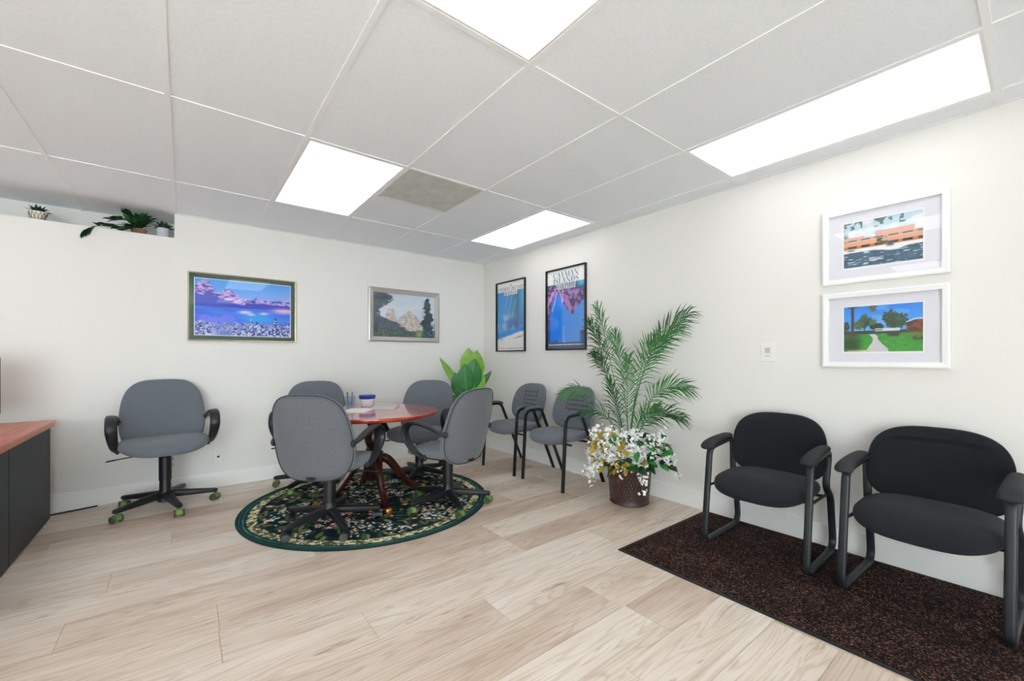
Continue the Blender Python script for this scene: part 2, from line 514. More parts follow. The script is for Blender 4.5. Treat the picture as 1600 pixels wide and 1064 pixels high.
def print_mesh(name, W, Hh, nx, ny, paint, material='print_matte'):
    """flat print in the XZ plane facing -Y, painted point by point; u right, v up, both 0..1"""
    u, v = np.meshgrid(np.linspace(0, 1, nx), np.linspace(0, 1, ny))
    img = paint(u, v)
    g_ = img.mean(-1, keepdims=True); img = np.clip((g_ + (img - g_) * SAT.get(paint.__name__, 1.1) - 128) * 1.15 + 120, 0, 255)     # printed inks: deep and saturated
    co = np.stack([(u - 0.5) * W, np.zeros_like(u), (v - 0.5) * Hh], -1).reshape(-1, 3)
    i = np.arange((ny - 1) * (nx - 1)); r_ = i // (nx - 1); c_ = i % (nx - 1)
    a = r_ * nx + c_
    faces = np.stack([a, a + 1, a + nx + 1, a + nx], -1)
    me = bpy.data.meshes.new(name)
    me.from_pydata(co.tolist(), [], faces.tolist())
    at = me.color_attributes.new('Col', 'FLOAT_COLOR', 'POINT')
    c = np.ones((nx * ny, 4)); c[:, :3] = linv(img.reshape(-1, 3))
    at.data.foreach_set('color', c.ravel())
    me.materials.append(MATS[material])
    return me

def paint_lake(u, v):
    # snowy lake at dusk: blue sky, pink peaks left, dark ridge, reflections, frosted trees
    sky = np.stack([90 + 110 * (1 - v) * 1.5 + 20 * u, 168 + 50 * (1 - v), 226 + 14 * (1 - v)], -1)
    img = sky.copy()
    n = fbm(u * 14, v * 10, 3)
    pk = 0.78 + 0.22 * np.exp(-((u - 0.09) / 0.09) ** 2) + 0.06 * (fbm(u * 30, u * 0 + 1, 5) - 0.5) - 0.10 * np.clip(u - 0.2, 0, 1)
    pk = np.where(u > 0.20, 0.74 + 0.10 * np.exp(-((u - 0.32) / 0.08) ** 2) + 0.05 * (fbm(u * 26, u * 0, 9) - 0.5), pk)
    pk = np.where(u > 0.43, 0.655 + 0.06 * fbm(u * 16, u * 0 + 4, 11) + 0.10 * np.exp(-((u - 0.62) / 0.018) ** 2) + 0.14 * np.clip(u - 0.75, 0, 1), pk)
    m = sstep(pk - v, 0, 0.01)
    n2 = fbm(u * 40, v * 26, 33); pk_c = np.stack([130 + 130 * n2, 116 + 120 * n2, 196 + 56 * n2], -1)
    dark = (fbm(u * 22 + v * 8, v * 30, 21) > 0.55)
    pk_c[dark] = [84, 86, 168]
    img = img * (1 - m[..., None]) + pk_c * m[..., None]
    ridge = 0.70 - 0.10 * sstep(u, 0.0, 0.45) + 0.03 * np.sin(u * 9) + 0.02 * fbm(u * 30, u * 0, 2)
    ridge = np.where(u > 0.5, 0.60 + 0.03 * fbm(u * 18, u * 0 + 2, 8), ridge)
    img = mixc(img, sstep(ridge - v, 0, 0.012), (66, 84, 176))
    water = sstep(0.52 - v, 0, 0.01)
    wc = np.stack([70 + 40 * fbm(u * 6, v * 30, 31), 100 + 60 * fbm(u * 5, v * 34, 37), 200 + 30 * n], -1)
    img = img * (1 - water[..., None]) + wc * water[..., None]
    img = mixc(img, water * np.exp(-((u - 0.66) / 0.22) ** 2 - ((v - 0.33) / 0.10) ** 2) * 0.95, (70, 176, 236))
    for cx, cy, sx, sy, c in ((0.50, 0.44, 0.07, 0.03, (236, 224, 240)), (0.70, 0.43, 0.05, 0.025, (236, 220, 236)), (0.93, 0.50, 0.14, 0.05, (232, 200, 222)), (0.56, 0.40, 0.05, 0.02, (200, 214, 244))):
        img = mixc(img, 1.3 * np.exp(-((u - cx) / sx) ** 2 - ((v - cy) / sy) ** 2) * (0.6 + 0.6 * n), c)
    for cx, r in ((0.10, 0.07), (0.32, 0.09), (0.20, 0.05)):
        d = np.hypot((u - cx) / r, (v - 0.27) / (r * 1.4))
        img = mixc(img, sstep(1.05 - d, 0, 0.2) * (0.35 + 0.6 * fbm(u * 60, v * 40, 41)), (146, 150, 232))
    shore = sstep(0.20 + 0.08 * fbm(u * 20, u * 0, 51) - v, 0, 0.02)
    tc = fbm(u * 70, v * 42, 61)
    img = img * (1 - shore[..., None]) + np.stack([60 + 170 * tc, 76 + 160 * tc, 160 + 90 * tc], -1) * shore[..., None]
    for k, (cx, hh, ww) in enumerate(((0.56, 0.36, 0.045), (0.62, 0.32, 0.06), (0.68, 0.28, 0.05), (0.83, 0.40, 0.065), (0.92, 0.30, 0.06), (0.98, 0.34, 0.05), (0.05, 0.30, 0.045), (0.12, 0.24, 0.05), (0.75, 0.22, 0.05), (0.48, 0.26, 0.05), (0.40, 0.2, 0.05))):
        half = ww * (1 - v / hh) * (0.65 + 0.7 * vnoise(v * 46 + k, v * 0, 71 + k))
        mm = sstep(half - np.abs(u - cx), -0.004, 0.006) * (v < hh)
        img = mixc(img, mm * (fbm(u * 60, v * 40, 81) > 0.44), (44, 58, 132))
        img = mixc(img, mm * (fbm(u * 70, v * 46, 91) > 0.55), (216, 224, 250))
    return img

def paint_forest(u, v):
    img = np.stack([222 - 12 * v, 226 - 8 * v, 236 - 4 * v], -1)
    n = fbm(u * 9, v * 9, 5)
    img = mixc(img, 0.6 * (n > 0.5), (196, 214, 232))
    m1 = 0.34 + 0.26 * np.exp(-((u - 0.57) / 0.15) ** 2) + 0.05 * fbm(u * 24, u * 0, 7)
    m1 = np.maximum(m1, 0.66 * np.exp(-((u - 0.27) / 0.10) ** 4) + 0.03 * fbm(u * 40, u * 0, 9))
    t = fbm(u * 22 + v * 9, v * 16 - u * 10, 11)
    mc = np.stack([150 + 95 * t, 148 + 84 * t, 150 + 76 * t], -1)
    k = sstep(m1 - v, 0, 0.02)[..., None]
    img = img * (1 - k) + mc * k
    edge = 0.20 + 0.10 * np.sin(v * 9) + 0.13 * (fbm(v * 12, u * 0 + v * 3, 13) - 0.5) - 0.12 * np.exp(-((v - 0.68) / 0.07) ** 2) * 0.4
    edge = np.where(v < 0.52, edge + 0.20 * sstep(v, 0.55, 0.2) + 0.02, edge)
    edge = edge + 0.10 * (fbm(u * 26, v * 30, 43) - 0.5) + 0.05 * (vnoise(u * 50, v * 60, 47) - 0.5)
    img = mixc(img, sstep(edge - u, 0, 0.012), (66, 84, 102)); img = mixc(img, 0.35 * sstep(edge - u, 0, 0.012) * (fbm(u * 30, v * 30, 49) > 0.55), (104, 128, 140))
    half = 0.12 * np.clip(0.98 - v, 0, 1) ** 0.7 * (0.35 + 1.2 * vnoise(v * 24, np.sign(u - 0.87) * 7 + v * 0, 17)) + 0.012
    mm = sstep(half - np.abs(u - 0.87), -0.005, 0.01) * (v < 0.97)
    img = mixc(img, mm * (0.75 + 0.25 * (fbm(u * 50, v * 50, 19) > 0.35)), (56, 84, 86))
    low = sstep(0.13 + 0.10 * fbm(u * 11, u * 0, 23) - v, 0, 0.02)
    img = mixc(img, low, (58, 88, 84))
    img = mixc(img, 0.9 * np.exp(-((u - 0.73) / 0.06) ** 2 - ((v - 0.08) / 0.09) ** 2), (190, 178, 120))
    img = mixc(img, 0.5 * low * (fbm(u * 40, v * 40, 29) > 0.6), (140, 164, 158))
    return img

def paint_beach(u, v):
    # pale beach poster: blue sky, grey-teal palm, sand below, white heading above
    img = np.stack([58 + 50 * (1 - v) + 40 * u, 156 + 22 * (1 - v), 218 + 0 * v], -1)
    n = fbm(u * 7, v * 12, 3)
    img = mixc(img, 0.75 * sstep(n, 0.5, 0.75) * sstep(0.62 - v, 0, 0.15), (190, 226, 246))
    tr = np.exp(-((u - 0.66 - 0.08 * (v - 0.5)) / 0.20) ** 2) * sstep(v, 0.27, 0.36)
    img = mixc(img, tr * (0.35 + 0.7 * fbm(u * 18 + v * 4, v * 7, 7)), (84, 128, 158))
    img = mixc(img, np.exp(-((u - 0.74) / 0.022) ** 2) * sstep(v, 0.2, 0.3) * sstep(0.86 - v, 0, 0.1) * 0.8, (86, 92, 104))
    img = mixc(img, 0.8 * np.exp(-((u - 0.92) / 0.05) ** 2) * sstep(v, 0.5, 0.6), (96, 196, 218))
    for a, b in ((0.34, 0.70), (0.46, 0.62), (0.58, 0.55)):
        img = mixc(img, 0.6 * np.exp(-((u - a - 0.55 * (v - b)) / 0.012) ** 2) * (v > b - 0.08) * (v < b + 0.2), (190, 226, 236))
    img = mixc(img, np.exp(-((u - 0.62) / 0.28) ** 2 - ((v - 0.36) / 0.09) ** 2) * (fbm(u * 16, v * 22, 9) > 0.42) * 0.8, (92, 104, 170))
    sea = sstep(0.26 + 0.08 * u - v, 0, 0.015)
    img = mixc(img, sea, (64, 150, 214))
    sand = sstep(0.17 + 0.12 * u + 0.02 * fbm(u * 9, u * 0, 2) - v, 0, 0.03)
    img = mixc(img, sand, (238, 236, 236))
    img = mixc(img, 0.8 * np.exp(-((u - 0.80) / 0.13) ** 2 - ((v - 0.19 - 0.1 * (u - 0.8)) / 0.009) ** 2), (90, 100, 116))
    img = mixc(img, np.exp(-((u - 0.16) / 0.05) ** 2 - ((v - 0.17) / 0.03) ** 2) * 0.6, (150, 186, 220))
    return mixc(img, v > 0.865, (246, 247, 248))

def paint_reef(u, v):
    # coral wall over deep blue water
    img = np.stack([34 + 60 * u + 40 * fbm(u * 3, v * 3, 1), 138 + 34 * u, 236 - 8 * u], -1)
    img = mixc(img, (u < 0.36) * sstep(0.60 - v, 0, 0.04) * sstep(v, 0.1, 0.2) * 0.75, (8, 142, 236))
    n = fbm(u * 13, v * 20, 5); f = fbm(u * 34, v * 52, 9)
    low = 0.58 - 0.16 * np.exp(-((u - 0.64) / 0.16) ** 2) + 0.13 * np.exp(-((u - 0.28) / 0.14) ** 2) - 0.02 * (u > 0.8) - 0.34 * sstep(0.14 - u, 0, 0.12) + 0.06 * (fbm(u * 14, u * 0, 3) - 0.5)
    m = sstep(v - low, 0, 0.025) * (v < 0.83)
    coral = np.stack([96 + 120 * f, 78 + 90 * f, 136 + 86 * f], -1)
    coral[n > 0.56] = coral[n > 0.56] * 0.6 + np.array([206, 150, 206.]) * 0.45
    coral[n < 0.42] = coral[n < 0.42] * 0.35 + np.array([62, 66, 104.]) * 0.6
    img = img * (1 - m[..., None]) + coral * m[..., None]
    img = mixc(img, (v > 0.74) * m * 0.8 * (f < 0.56), (70, 84, 110))
    img = mixc(img, 0.9 * np.exp(-((u - 0.90) / 0.13) ** 2 - ((v - 0.80) / 0.05) ** 2), (96, 204, 240))
    for a, b, s_ in ((0.06, 0.62, 0.9), (0.20, 0.60, 0.55), (0.34, 0.72, -0.7), (0.42, 0.70, 0.15)):
        img = mixc(img, 0.9 * np.exp(-((u - a - s_ * (v - b)) / 0.018) ** 2) * (np.abs(v - b) < 0.12), (240, 196, 232))
    edge = sstep(0.10 - u, 0, 0.06) * (v < 0.45) + sstep(u - 0.84, 0, 0.06) * (v < 0.22) + sstep(0.15 - v - 0.1 * np.abs(u - 0.5), 0, 0.05) * (u < 0.3)
    img = mixc(img, edge * (0.3 + 0.7 * n), (52, 66, 116))
    d = np.hypot((u - 0.45) / 0.03, (v - 0.315 + 0.6 * (u - 0.45)) / 0.012)
    img = mixc(img, sstep(1.2 - d, 0, 0.4), (40, 92, 160))
    img = mixc(img, v < 0.085, (84, 100, 128))
    return mixc(img, v > 0.825, (247, 248, 250))

def paint_building(u, v):
    img = np.stack([176 + 50 * fbm(u * 6, v * 5, 1), 208 + 26 * fbm(u * 6, v * 5, 1), 226 + 18 * fbm(u * 5, v * 6, 3)], -1)
    img = mixc(img, 0.9 * sstep(fbm(u * 5 + 2, v * 7, 5), 0.48, 0.6), (236, 240, 244))
    leaf = (v > 0.8) * (fbm(u * 16, v * 14, 7) > 0.56) * (np.exp(-((u - 0.5) / 0.14) ** 2) + np.exp(-((u - 0.12) / 0.13) ** 2) + 0.8 * np.exp(-((u - 0.78) / 0.06) ** 2) > 0.4)
    img = mixc(img, leaf, (104, 140, 132))
    img = mixc(img, np.exp(-((u - 0.02) / 0.04) ** 2 - ((v - 0.62) / 0.1) ** 2) * 1.3, (72, 110, 120))
    top = np.where(u < 0.28, 0.66, np.where(u < 0.42, 0.62, 0.72))
    top = np.where(u > 0.90, 0.63, top)
    bld = sstep(top - v, 0, 0.006) * (v > 0.38)
    band = (v * 1.0)
    bc = np.where((band > 0.60)[..., None], np.array([222, 164, 140.]), np.array([232, 178, 146.]))
    bc = np.where(((band > 0.555) & (band < 0.60))[..., None], np.array([186, 160, 150.]), bc)
    bc = np.where((band < 0.46)[..., None], np.array([206, 138, 84.]), bc)
    win = ((np.floor(u * 17) % 3) != 0) & (((band > 0.565) & (band < 0.60)) | ((band > 0.41) & (band < 0.465)))
    bc = np.where(win[..., None], np.array([70, 66, 72.]), bc)
    img = img * (1 - bld[..., None]) + bc * bld[..., None]
    img = mixc(img, (np.abs(u - 0.51) < 0.07) * (v > 0.42) * (v < 0.56) * (fbm(u * 30, v * 30, 9) > 0.45), (96, 96, 72))
    side = (v < 0.395) * (v > 0.28)
    img = mixc(img, side, (238, 238, 240))
    car = np.exp(-((u - 0.13) / 0.09) ** 4 - ((v - 0.35) / 0.035) ** 4)
    img = mixc(img, car, (236, 242, 244)); img = mixc(img, np.exp(-((u - 0.10) / 0.05) ** 4 - ((v - 0.368) / 0.012) ** 4), (60, 84, 92))
    img = mixc(img, np.exp(-((u - 0.61) / 0.045) ** 4 - ((v - 0.40) / 0.045) ** 4), (92, 108, 126))
    road = sstep(0.31 + 0.03 * fbm(u * 12, u * 0, 13) - 0.06 * np.exp(-((u - 0.65) / 0.12) ** 2) - v, 0, 0.015)
    rc = fbm(u * 7, v * 22, 15)
    img = img * (1 - road[..., None]) + np.stack([36 + 60 * rc, 74 + 62 * rc, 98 + 66 * rc], -1) * road[..., None]
    img = mixc(img, road * (fbm(u * 10, v * 44, 19) > 0.66), (196, 212, 220))
    return img

def paint_garden(u, v):
    img = np.stack([58 + 96 * (1 - v), 142 + 60 * (1 - v), 226 + 14 * (1 - v)], -1)
    img = mixc(img, 0.5 * sstep(fbm(u * 4, v * 6, 1), 0.55, 0.75), (150, 200, 244))
    hz = sstep(0.45 + 0.02 * fbm(u * 14, u * 0, 3) - v, 0, 0.01)
    img = mixc(img, hz, (52, 74, 50))
    def crown(cx, cy, rx, ry, col, seed):
        nonlocal img
        th = np.arctan2((v - cy) / ry, (u - cx) / rx)
        d = np.hypot((u - cx) / rx, (v - cy) / ry) / (0.72 + 0.45 * vnoise(th * 5 + 20, th * 0, seed))
        img = mixc(img, sstep(1.05 - d, 0, 0.12) * (0.7 + 0.3 * (fbm(u * 50, v * 40, seed) > 0.45)), col)
    def trunk(cx, v0, v1, ww, col):
        nonlocal img
        img = mixc(img, sstep(ww - np.abs(u - cx), -0.003, 0.004) * (v > v0) * (v < v1), col)
    crown(0.28, 0.66, 0.09, 0.16, (56, 84, 54), 5); trunk(0.28, 0.42, 0.7, 0.008, (74, 66, 58))
    crown(0.20, 0.58, 0.08, 0.10, (82, 110, 52), 7); crown(0.03, 0.56, 0.06, 0.12, (50, 74, 48), 9)
    crown(0.43, 0.54, 0.10, 0.07, (46, 68, 48), 13)
    crown(0.60, 0.70, 0.09, 0.18, (48, 74, 50), 15); crown(0.71, 0.64, 0.13, 0.18, (54, 84, 54), 17); trunk(0.65, 0.36, 0.6, 0.014, (64, 60, 54))
    crown(0.39, 0.63, 0.05, 0.07, (86, 116, 70), 19)
    trunk(0.12, 0.30, 1.0, 0.02, (80, 72, 76)); crown(0.13, 1.0, 0.10, 0.05, (60, 84, 56), 21); crown(0.39, 0.98, 0.05, 0.13, (108, 104, 66), 22)
    img = mixc(img, (v > 0.43) * (v < 0.49) * (u > 0.42) * (u < 0.73), (214, 222, 226))
    img = mixc(img, (v > 0.45) * (v < 0.47) * (u > 0.42) * (u < 0.52), (60, 60, 60))
    roof = sstep(u - 0.80, 0, 0.01) * sstep(0.58 + 0.55 * np.clip(u - 0.80, 0, 0.1) + 0.08 * (u - 0.8) - v, 0, 0.01) * (v > 0.42)
    img = mixc(img, roof, (140, 84, 56)); img = mixc(img, roof * (fbm(u * 18, v * 18, 25) > 0.58), (90, 60, 46))
    img = mixc(img, (u > 0.80) * np.exp(-((v - 0.60 - 0.5 * np.clip(u - 0.80, 0, 0.1) - 0.1 * (u - 0.8)) / 0.012) ** 2), (224, 230, 234))
    g = sstep(0.385 - v, 0, 0.01); gn = fbm(u * 20, v * 40, 27)
    img = img * (1 - g[..., None]) + np.stack([46 + 40 * gn, 124 + 60 * gn, 44 + 30 * gn], -1) * g[..., None]
    cl = 0.335 - 0.03 * np.sin((v - 0.1) * 10); 
    wl = 0.345 + 0.045 * sstep(0.38 - v, 0, 0.1) - 0.08 * sstep(0.25 - v, 0, 0.25); wr = 0.42 + 0.03 * sstep(0.38 - v, 0, 0.06) + 0.14 * sstep(0.3 - v, 0, 0.3)
    img = mixc(img, (u > wl) * (u < wr) * (v < 0.375), (210, 206, 212))
    img = mixc(img, (u < 0.36) * (v < 0.03) * (u > 0.05), (214, 200, 170))
    sh = np.exp(-((u - 0.1) / 0.13) ** 4 - ((v - 0.17) / 0.15) ** 4)
    img = mixc(img, sh * (0.6 + 0.4 * gn), (36, 62, 40))
    img = mixc(img, np.exp(-((u - 0.10) / 0.11) ** 4 - ((v - 0.37) / 0.06) ** 4) * (gn > 0.3), (96, 84, 54))
    img = mixc(img, np.exp(-((u - 0.65) / 0.075) ** 4 - ((v - 0.36) / 0.045) ** 4), (62, 52, 46))
    img = mixc(img, np.exp(-((u - 0.93) / 0.10) ** 4 - ((v - 0.34) / 0.07) ** 4) * (0.5 + 0.6 * gn), (128, 122, 62))
    img = mixc(img, np.exp(-((u - 0.95) / 0.07) ** 4 - ((v - 0.27) / 0.04) ** 4) * (gn > 0.42), (52, 66, 40))
    return img

# ------------------------------------------------------------------ display lettering (high-contrast serif capitals)
def glyph(ch):
    """quads in a box 0..w by 0..1, and the width"""
    Q = []
    T, t, sh = 0.20, 0.035, 0.035
    def st(x0, x1, y0, y1, w_): Q.append([(x0 - w_/2, y0), (x0 + w_/2, y0), (x1 + w_/2, y1), (x1 - w_/2, y1)])
    def bar(x0, x1, y, h_=sh): Q.append([(x0, y), (x1, y), (x1, y + h_), (x0, y + h_)])
    def ring(cx, cy, rx, ry, a0, a1, tx=T, ty=t, n=18):
        for k in range(n):
            a = a0 + (a1 - a0) * k / n; b = a0 + (a1 - a0) * (k + 1) / n
            p = lambda g, f: (cx + (rx - tx * f) * math.cos(g), cy + (ry - ty * f) * math.sin(g))
            Q.append([p(a, 0), p(b, 0), p(b, 1), p(a, 1)])
    if ch == 'I': st(.18, .18, 0, 1, T); bar(0, .36, 0); bar(0, .36, 1 - sh); w_ = .36
    elif ch == 'L': st(.18, .18, 0, 1, T); bar(0, .36, 1 - sh); bar(0, .58, 0); st(.565, .565, 0, .28, t); w_ = .58
    elif ch == 'A': st(.10, .36, 0, 1, t); st(.62, .37, 0, 1, T); bar(.18, .56, .3, t); bar(0, .22, 0); bar(.46, .78, 0); w_ = .78
    elif ch == 'Y': st(.36, .36, 0, .45, T); st(.38, .14, .42, 1, T); st(.40, .62, .42, 1, t); bar(.2, .52, 0); bar(0, .3, 1 - sh); bar(.5, .74, 1 - sh); w_ = .74
    elif ch == 'M': st(.1, .1, 0, 1, t); st(.46, .14, 0, 1, T); st(.46, .78, 0, 1, t); st(.82, .82, 0, 1, T); bar(0, .22, 0); bar(.68, .96, 0); w_ = .96
    elif ch == 'N': st(.1, .1, 0, 1, t); st(.66, .14, 0, 1, T); st(.72, .72, 0, 1, t); bar(0, .22, 0); bar(.6, .84, 1 - sh); w_ = .84
    elif ch == 'D': st(.18, .18, 0, 1, T); bar(0, .4, 0); bar(0, .4, 1 - sh); ring(.36, .5, .40, .5, -PI/2, PI/2); w_ = .78
    elif ch == 'C': ring(.38, .5, .38, .5, R(45), R(315)); st(.66, .66, .68, .95, t); w_ = .72
    elif ch == 'O': ring(.4, .5, .4, .5, 0, 2 * PI, n=28); w_ = .8
    elif ch == 'H': st(.18, .18, 0, 1, T); st(.64, .64, 0, 1, T); bar(.2, .64, .48, t); bar(0, .34, 0); bar(0, .34, 1 - sh); bar(.48, .82, 0); bar(.48, .82, 1 - sh); w_ = .82
    elif ch == 'S':
        ring(.30, .74, .28, .26, R(30), R(200), .10, t); ring(.30, .26, .28, .26, R(-150), R(20), .10, t)
        Q.append([(.02, .70), (.20, .80), (.58, .36), (.44, .20)]); st(.55, .55, .72, .98, t); st(.05, .05, .02, .28, t); w_ = .6
    elif ch == 'W': st(.34, .12, 0, 1, T); st(.36, .56, 0, 1, t); st(.78, .56, 0, 1, T); st(.80, 1.0, 0, 1, t); bar(0, .28, 1 - sh); bar(.88, 1.1, 1 - sh); w_ = 1.1
    elif ch == '!': Q.append([(.10, .3), (.16, .3), (.24, 1), (.02, 1)]); Q.append([(.04, 0), (.22, 0), (.22, .16), (.04, .16)]); w_ = .26
    else: w_ = .3
    return Q, w_
def lettering(lines):
    """lines: (text, x0, x1, z0, z1) in metres on the XZ plane"""
    mb = MB()
    for text, x0, x1, z0, z1 in lines:
        gl = [glyph(c) for c in text]; gap = 0.06
        tot = sum(g[1] for g in gl) + gap * (len(gl) - 1); k = (x1 - x0) / tot; x = x0
        for q, gw in gl:
            for poly in q:
                mb.add([(x + px * k, 0, z0 + py * (z1 - z0)) for px, py in poly], [(0, 1, 2, 3)])
            x += (gw + gap) * k
    return mb

# ================================================================== THE ROOM
X0, Y0, YR = -7.2, -7.6, 0.385          # left wall, front wall, back of the recess above the ledge
LEDGE_Z, LEDGE_X = 2.207, -3.217
ROWS = [-3.284 + 1.2192 * k for k in range(-3, 3)]           # ceiling cross lines, 4 ft apart
COLS = [-1.996 + 0.6096 * k for k in range(-8, 4)]           # ceiling main lines, 2 ft apart

# walls
mb = MB()
mb.box(LEDGE_X, 0.12, 0.0, 0.5, 0, H + 0.12)
mb.box(X0, LEDGE_X, 0.0, YR, 0, LEDGE_Z)
mb.box(X0, LEDGE_X, YR, 0.5, 0, H + 0.12)
struct('wall_back', mb.mesh('wall_back', 'wall_paint'))
mb = MB().box(0, 0.12, Y0, 0, 0, H + 0.12)
struct('wall_right', mb.mesh('wall_right', 'wall_paint'))
mb = MB().box(X0 - 0.12, X0, Y0, 0.5, 0, H + 0.12)
struct('wall_left', mb.mesh('wall_left', 'wall_paint'))
# front wall with an unseen glazed opening, sized and placed for fill daylight
WX0, WX1, WZ1 = -7.0, -3.15, 2.25
mb = MB()
mb.box(X0, WX0, Y0 - 0.12, Y0, 0, H + 0.12); mb.box(WX1, 0.12, Y0 - 0.12, Y0, 0, H + 0.12); mb.box(WX0, WX1, Y0 - 0.12, Y0, WZ1, H + 0.12)
struct('wall_front', mb.mesh('wall_front', 'wall_paint'))
win = struct('fill_window_1', None)
mb = MB()
WM = [WX0 + 0.03 + (WX1 - WX0 - 0.06) * k / 3 for k in range(4)]
for x in WM: mb.box(x - 0.03, x + 0.03, Y0 - 0.09, Y0 - 0.03, 0, WZ1)
for z in (0.04, WZ1 - 0.03): mb.box(WX0, WX1, Y0 - 0.088, Y0 - 0.032, z - 0.03, z + 0.03)
part('window_frame', mb, 'metal_charcoal', win)
for a, b in [(WM[k] + 0.03, WM[k + 1] - 0.03) for k in range(3)]:
    part('pane', MB().box(a, b, Y0 - 0.064, Y0 - 0.058, 0.07, WZ1 - 0.06), 'window_glass', win)

# baseboards
def baseboard(name, mb): return struct(name, mb.mesh(name, 'trim_paint', bevel=0.003))
baseboard('baseboard_back', MB().box(X0, 0.0, -0.016, 0.0, 0.001, 0.14))
baseboard('baseboard_right', MB().box(-0.016, 0.0, Y0 + 0.001, -0.016, 0.001, 0.14))

# floor: subfloor with single oak planks
fl = struct('floor', MB().box(X0, 0, Y0, 0, -0.06, -0.012).mesh('floor', 'slab_grey'))
PW, PLN = 0.24, 1.515
row_end = {0: -2.51, 1: -1.52, 2: -3.03, 3: -2.05, 4: -1.02, 5: -3.46, 6: -2.75, 7: -1.7, 8: -2.3, 9: -1.1, 10: -2.9, 11: -1.9, -1: -2.005, -2: -3.05, -3: -1.51, -4: -1.84, -5: -2.6}
pcache = {}
r0 = -2.93
k = math.floor((Y0 - r0) / PW)
while r0 + k * PW < -0.002:
    ya = max(Y0, r0 + k * PW); yb = min(0.0, r0 + (k + 1) * PW)
    e = row_end.get(k, -1.2 - (k * 0.517) % 1.5)
    x = e - PLN * 6
    while x < 0:
        xa, xb = max(X0, x), min(0.0, x + PLN)
        if xb - xa > 0.01 and yb - ya > 0.01:
            key = (round(xb - xa, 3), round(yb - ya, 3))
            if key not in pcache:
                g = 0.0007; l_, w_ = key
                pcache[key] = MB().box(-l_/2 + g, l_/2 - g, -w_/2 + g, w_/2 - g, -0.012, 0.0).mesh('plank', 'oak_plank')
            put('plank', pcache[key], fl, ((xa + xb) / 2, (ya + yb) / 2, 0))
        x += PLN
    k += 1

# ceiling: slab, tee grid, single lay-in tiles
ce = struct('ceiling', MB().box(X0, 0.0, Y0, YR, H + 0.05, H + 0.10).mesh('ceiling', 'slab_grey'))
LIGHTS = []                                                   # (col, row) of each 2x4 troffer
for c in (-1, 2, -5):
    for r_ in (0, 2, -2): LIGHTS.append((c, r_))  # out-of-view panels are added to light the room; all but one assumed
def cx_(c): return -1.996 + 0.6096 * c
def ry_(r_): return -3.284 + 1.2192 * (r_ - 1)
VENT = (0, 2)
xs = [X0] + COLS + [0.0]
ys = [Y0] + ROWS + [YR]
tcache = {}
def ceil_tile(xa, xb, ya, yb):
    w_, d_ = round(xb - xa - 0.022, 4), round(yb - ya - 0.022, 4)
    if w_ < 0.02 or d_ < 0.02: return
    key = (w_, d_)
    if key not in tcache: tcache[key] = MB().box(-w_/2, w_/2, -d_/2, d_/2, 0.0, 0.02).mesh('ceiling_tile', 'tile_white')
    put('ceiling_tile', tcache[key], ce, ((xa + xb) / 2, (ya + yb) / 2, H + 0.0040))
for i in range(len(xs) - 1):
    for j in range(len(ys) - 1):
        xa, xb, ya, yb = xs[i], xs[i + 1], ys[j], ys[j + 1]
        yb2 = yb
        if j == len(ys) - 2 and xa > LEDGE_X - 0.05: yb2 = 0.0      # full-height wall here
        hit = False
        for c, r_ in LIGHTS:
            if abs(cx_(c) - xa) < 0.05 and abs(ry_(r_) - ya) < 0.05: hit = True
        if hit: continue
        if abs(cx_(VENT[0]) - xa) < 0.05 and abs(ry_(VENT[1]) - ya) < 0.05:
            ceil_tile(xa, xb, ya + 0.6096, yb); continue
        ceil_tile(xa, xb, ya, yb2)
tb = 0.012
for x in COLS:
    ye = YR if x < LEDGE_X + 0.01 else 0.0
    put('tee_bar', MB().box(x - tb, x + tb, Y0, ye, H, H + 0.03).mesh('tee_bar', 'tee_white'), ce)
for y in ROWS:
    for i in range(len(xs) - 1):
        a, b = xs[i] + tb, xs[i + 1] - tb
        if b - a > 0.02: put('cross_tee', MB().box(a, b, y - tb, y + tb, H + 0.0004, H + 0.03).mesh('cross_tee', 'tee_white'), ce)
yv = ry_(2) + 0.6096
put('cross_tee', MB().box(cx_(0) + tb, cx_(1) - tb, yv - tb, yv + tb, H + 0.0004, H + 0.03).mesh('cross_tee', 'tee_white'), ce)
# wall angle trim around the ceiling edge
struct('trim_1', MB().box(-0.022, -0.0004, Y0, -0.0004, H - 0.001, H + 0.003).mesh('trim_1', 'tee_white'))
struct('trim_2', MB().box(LEDGE_X, -0.023, -0.022, -0.0004, H - 0.001, H + 0.003).mesh('trim_2', 'tee_white'))

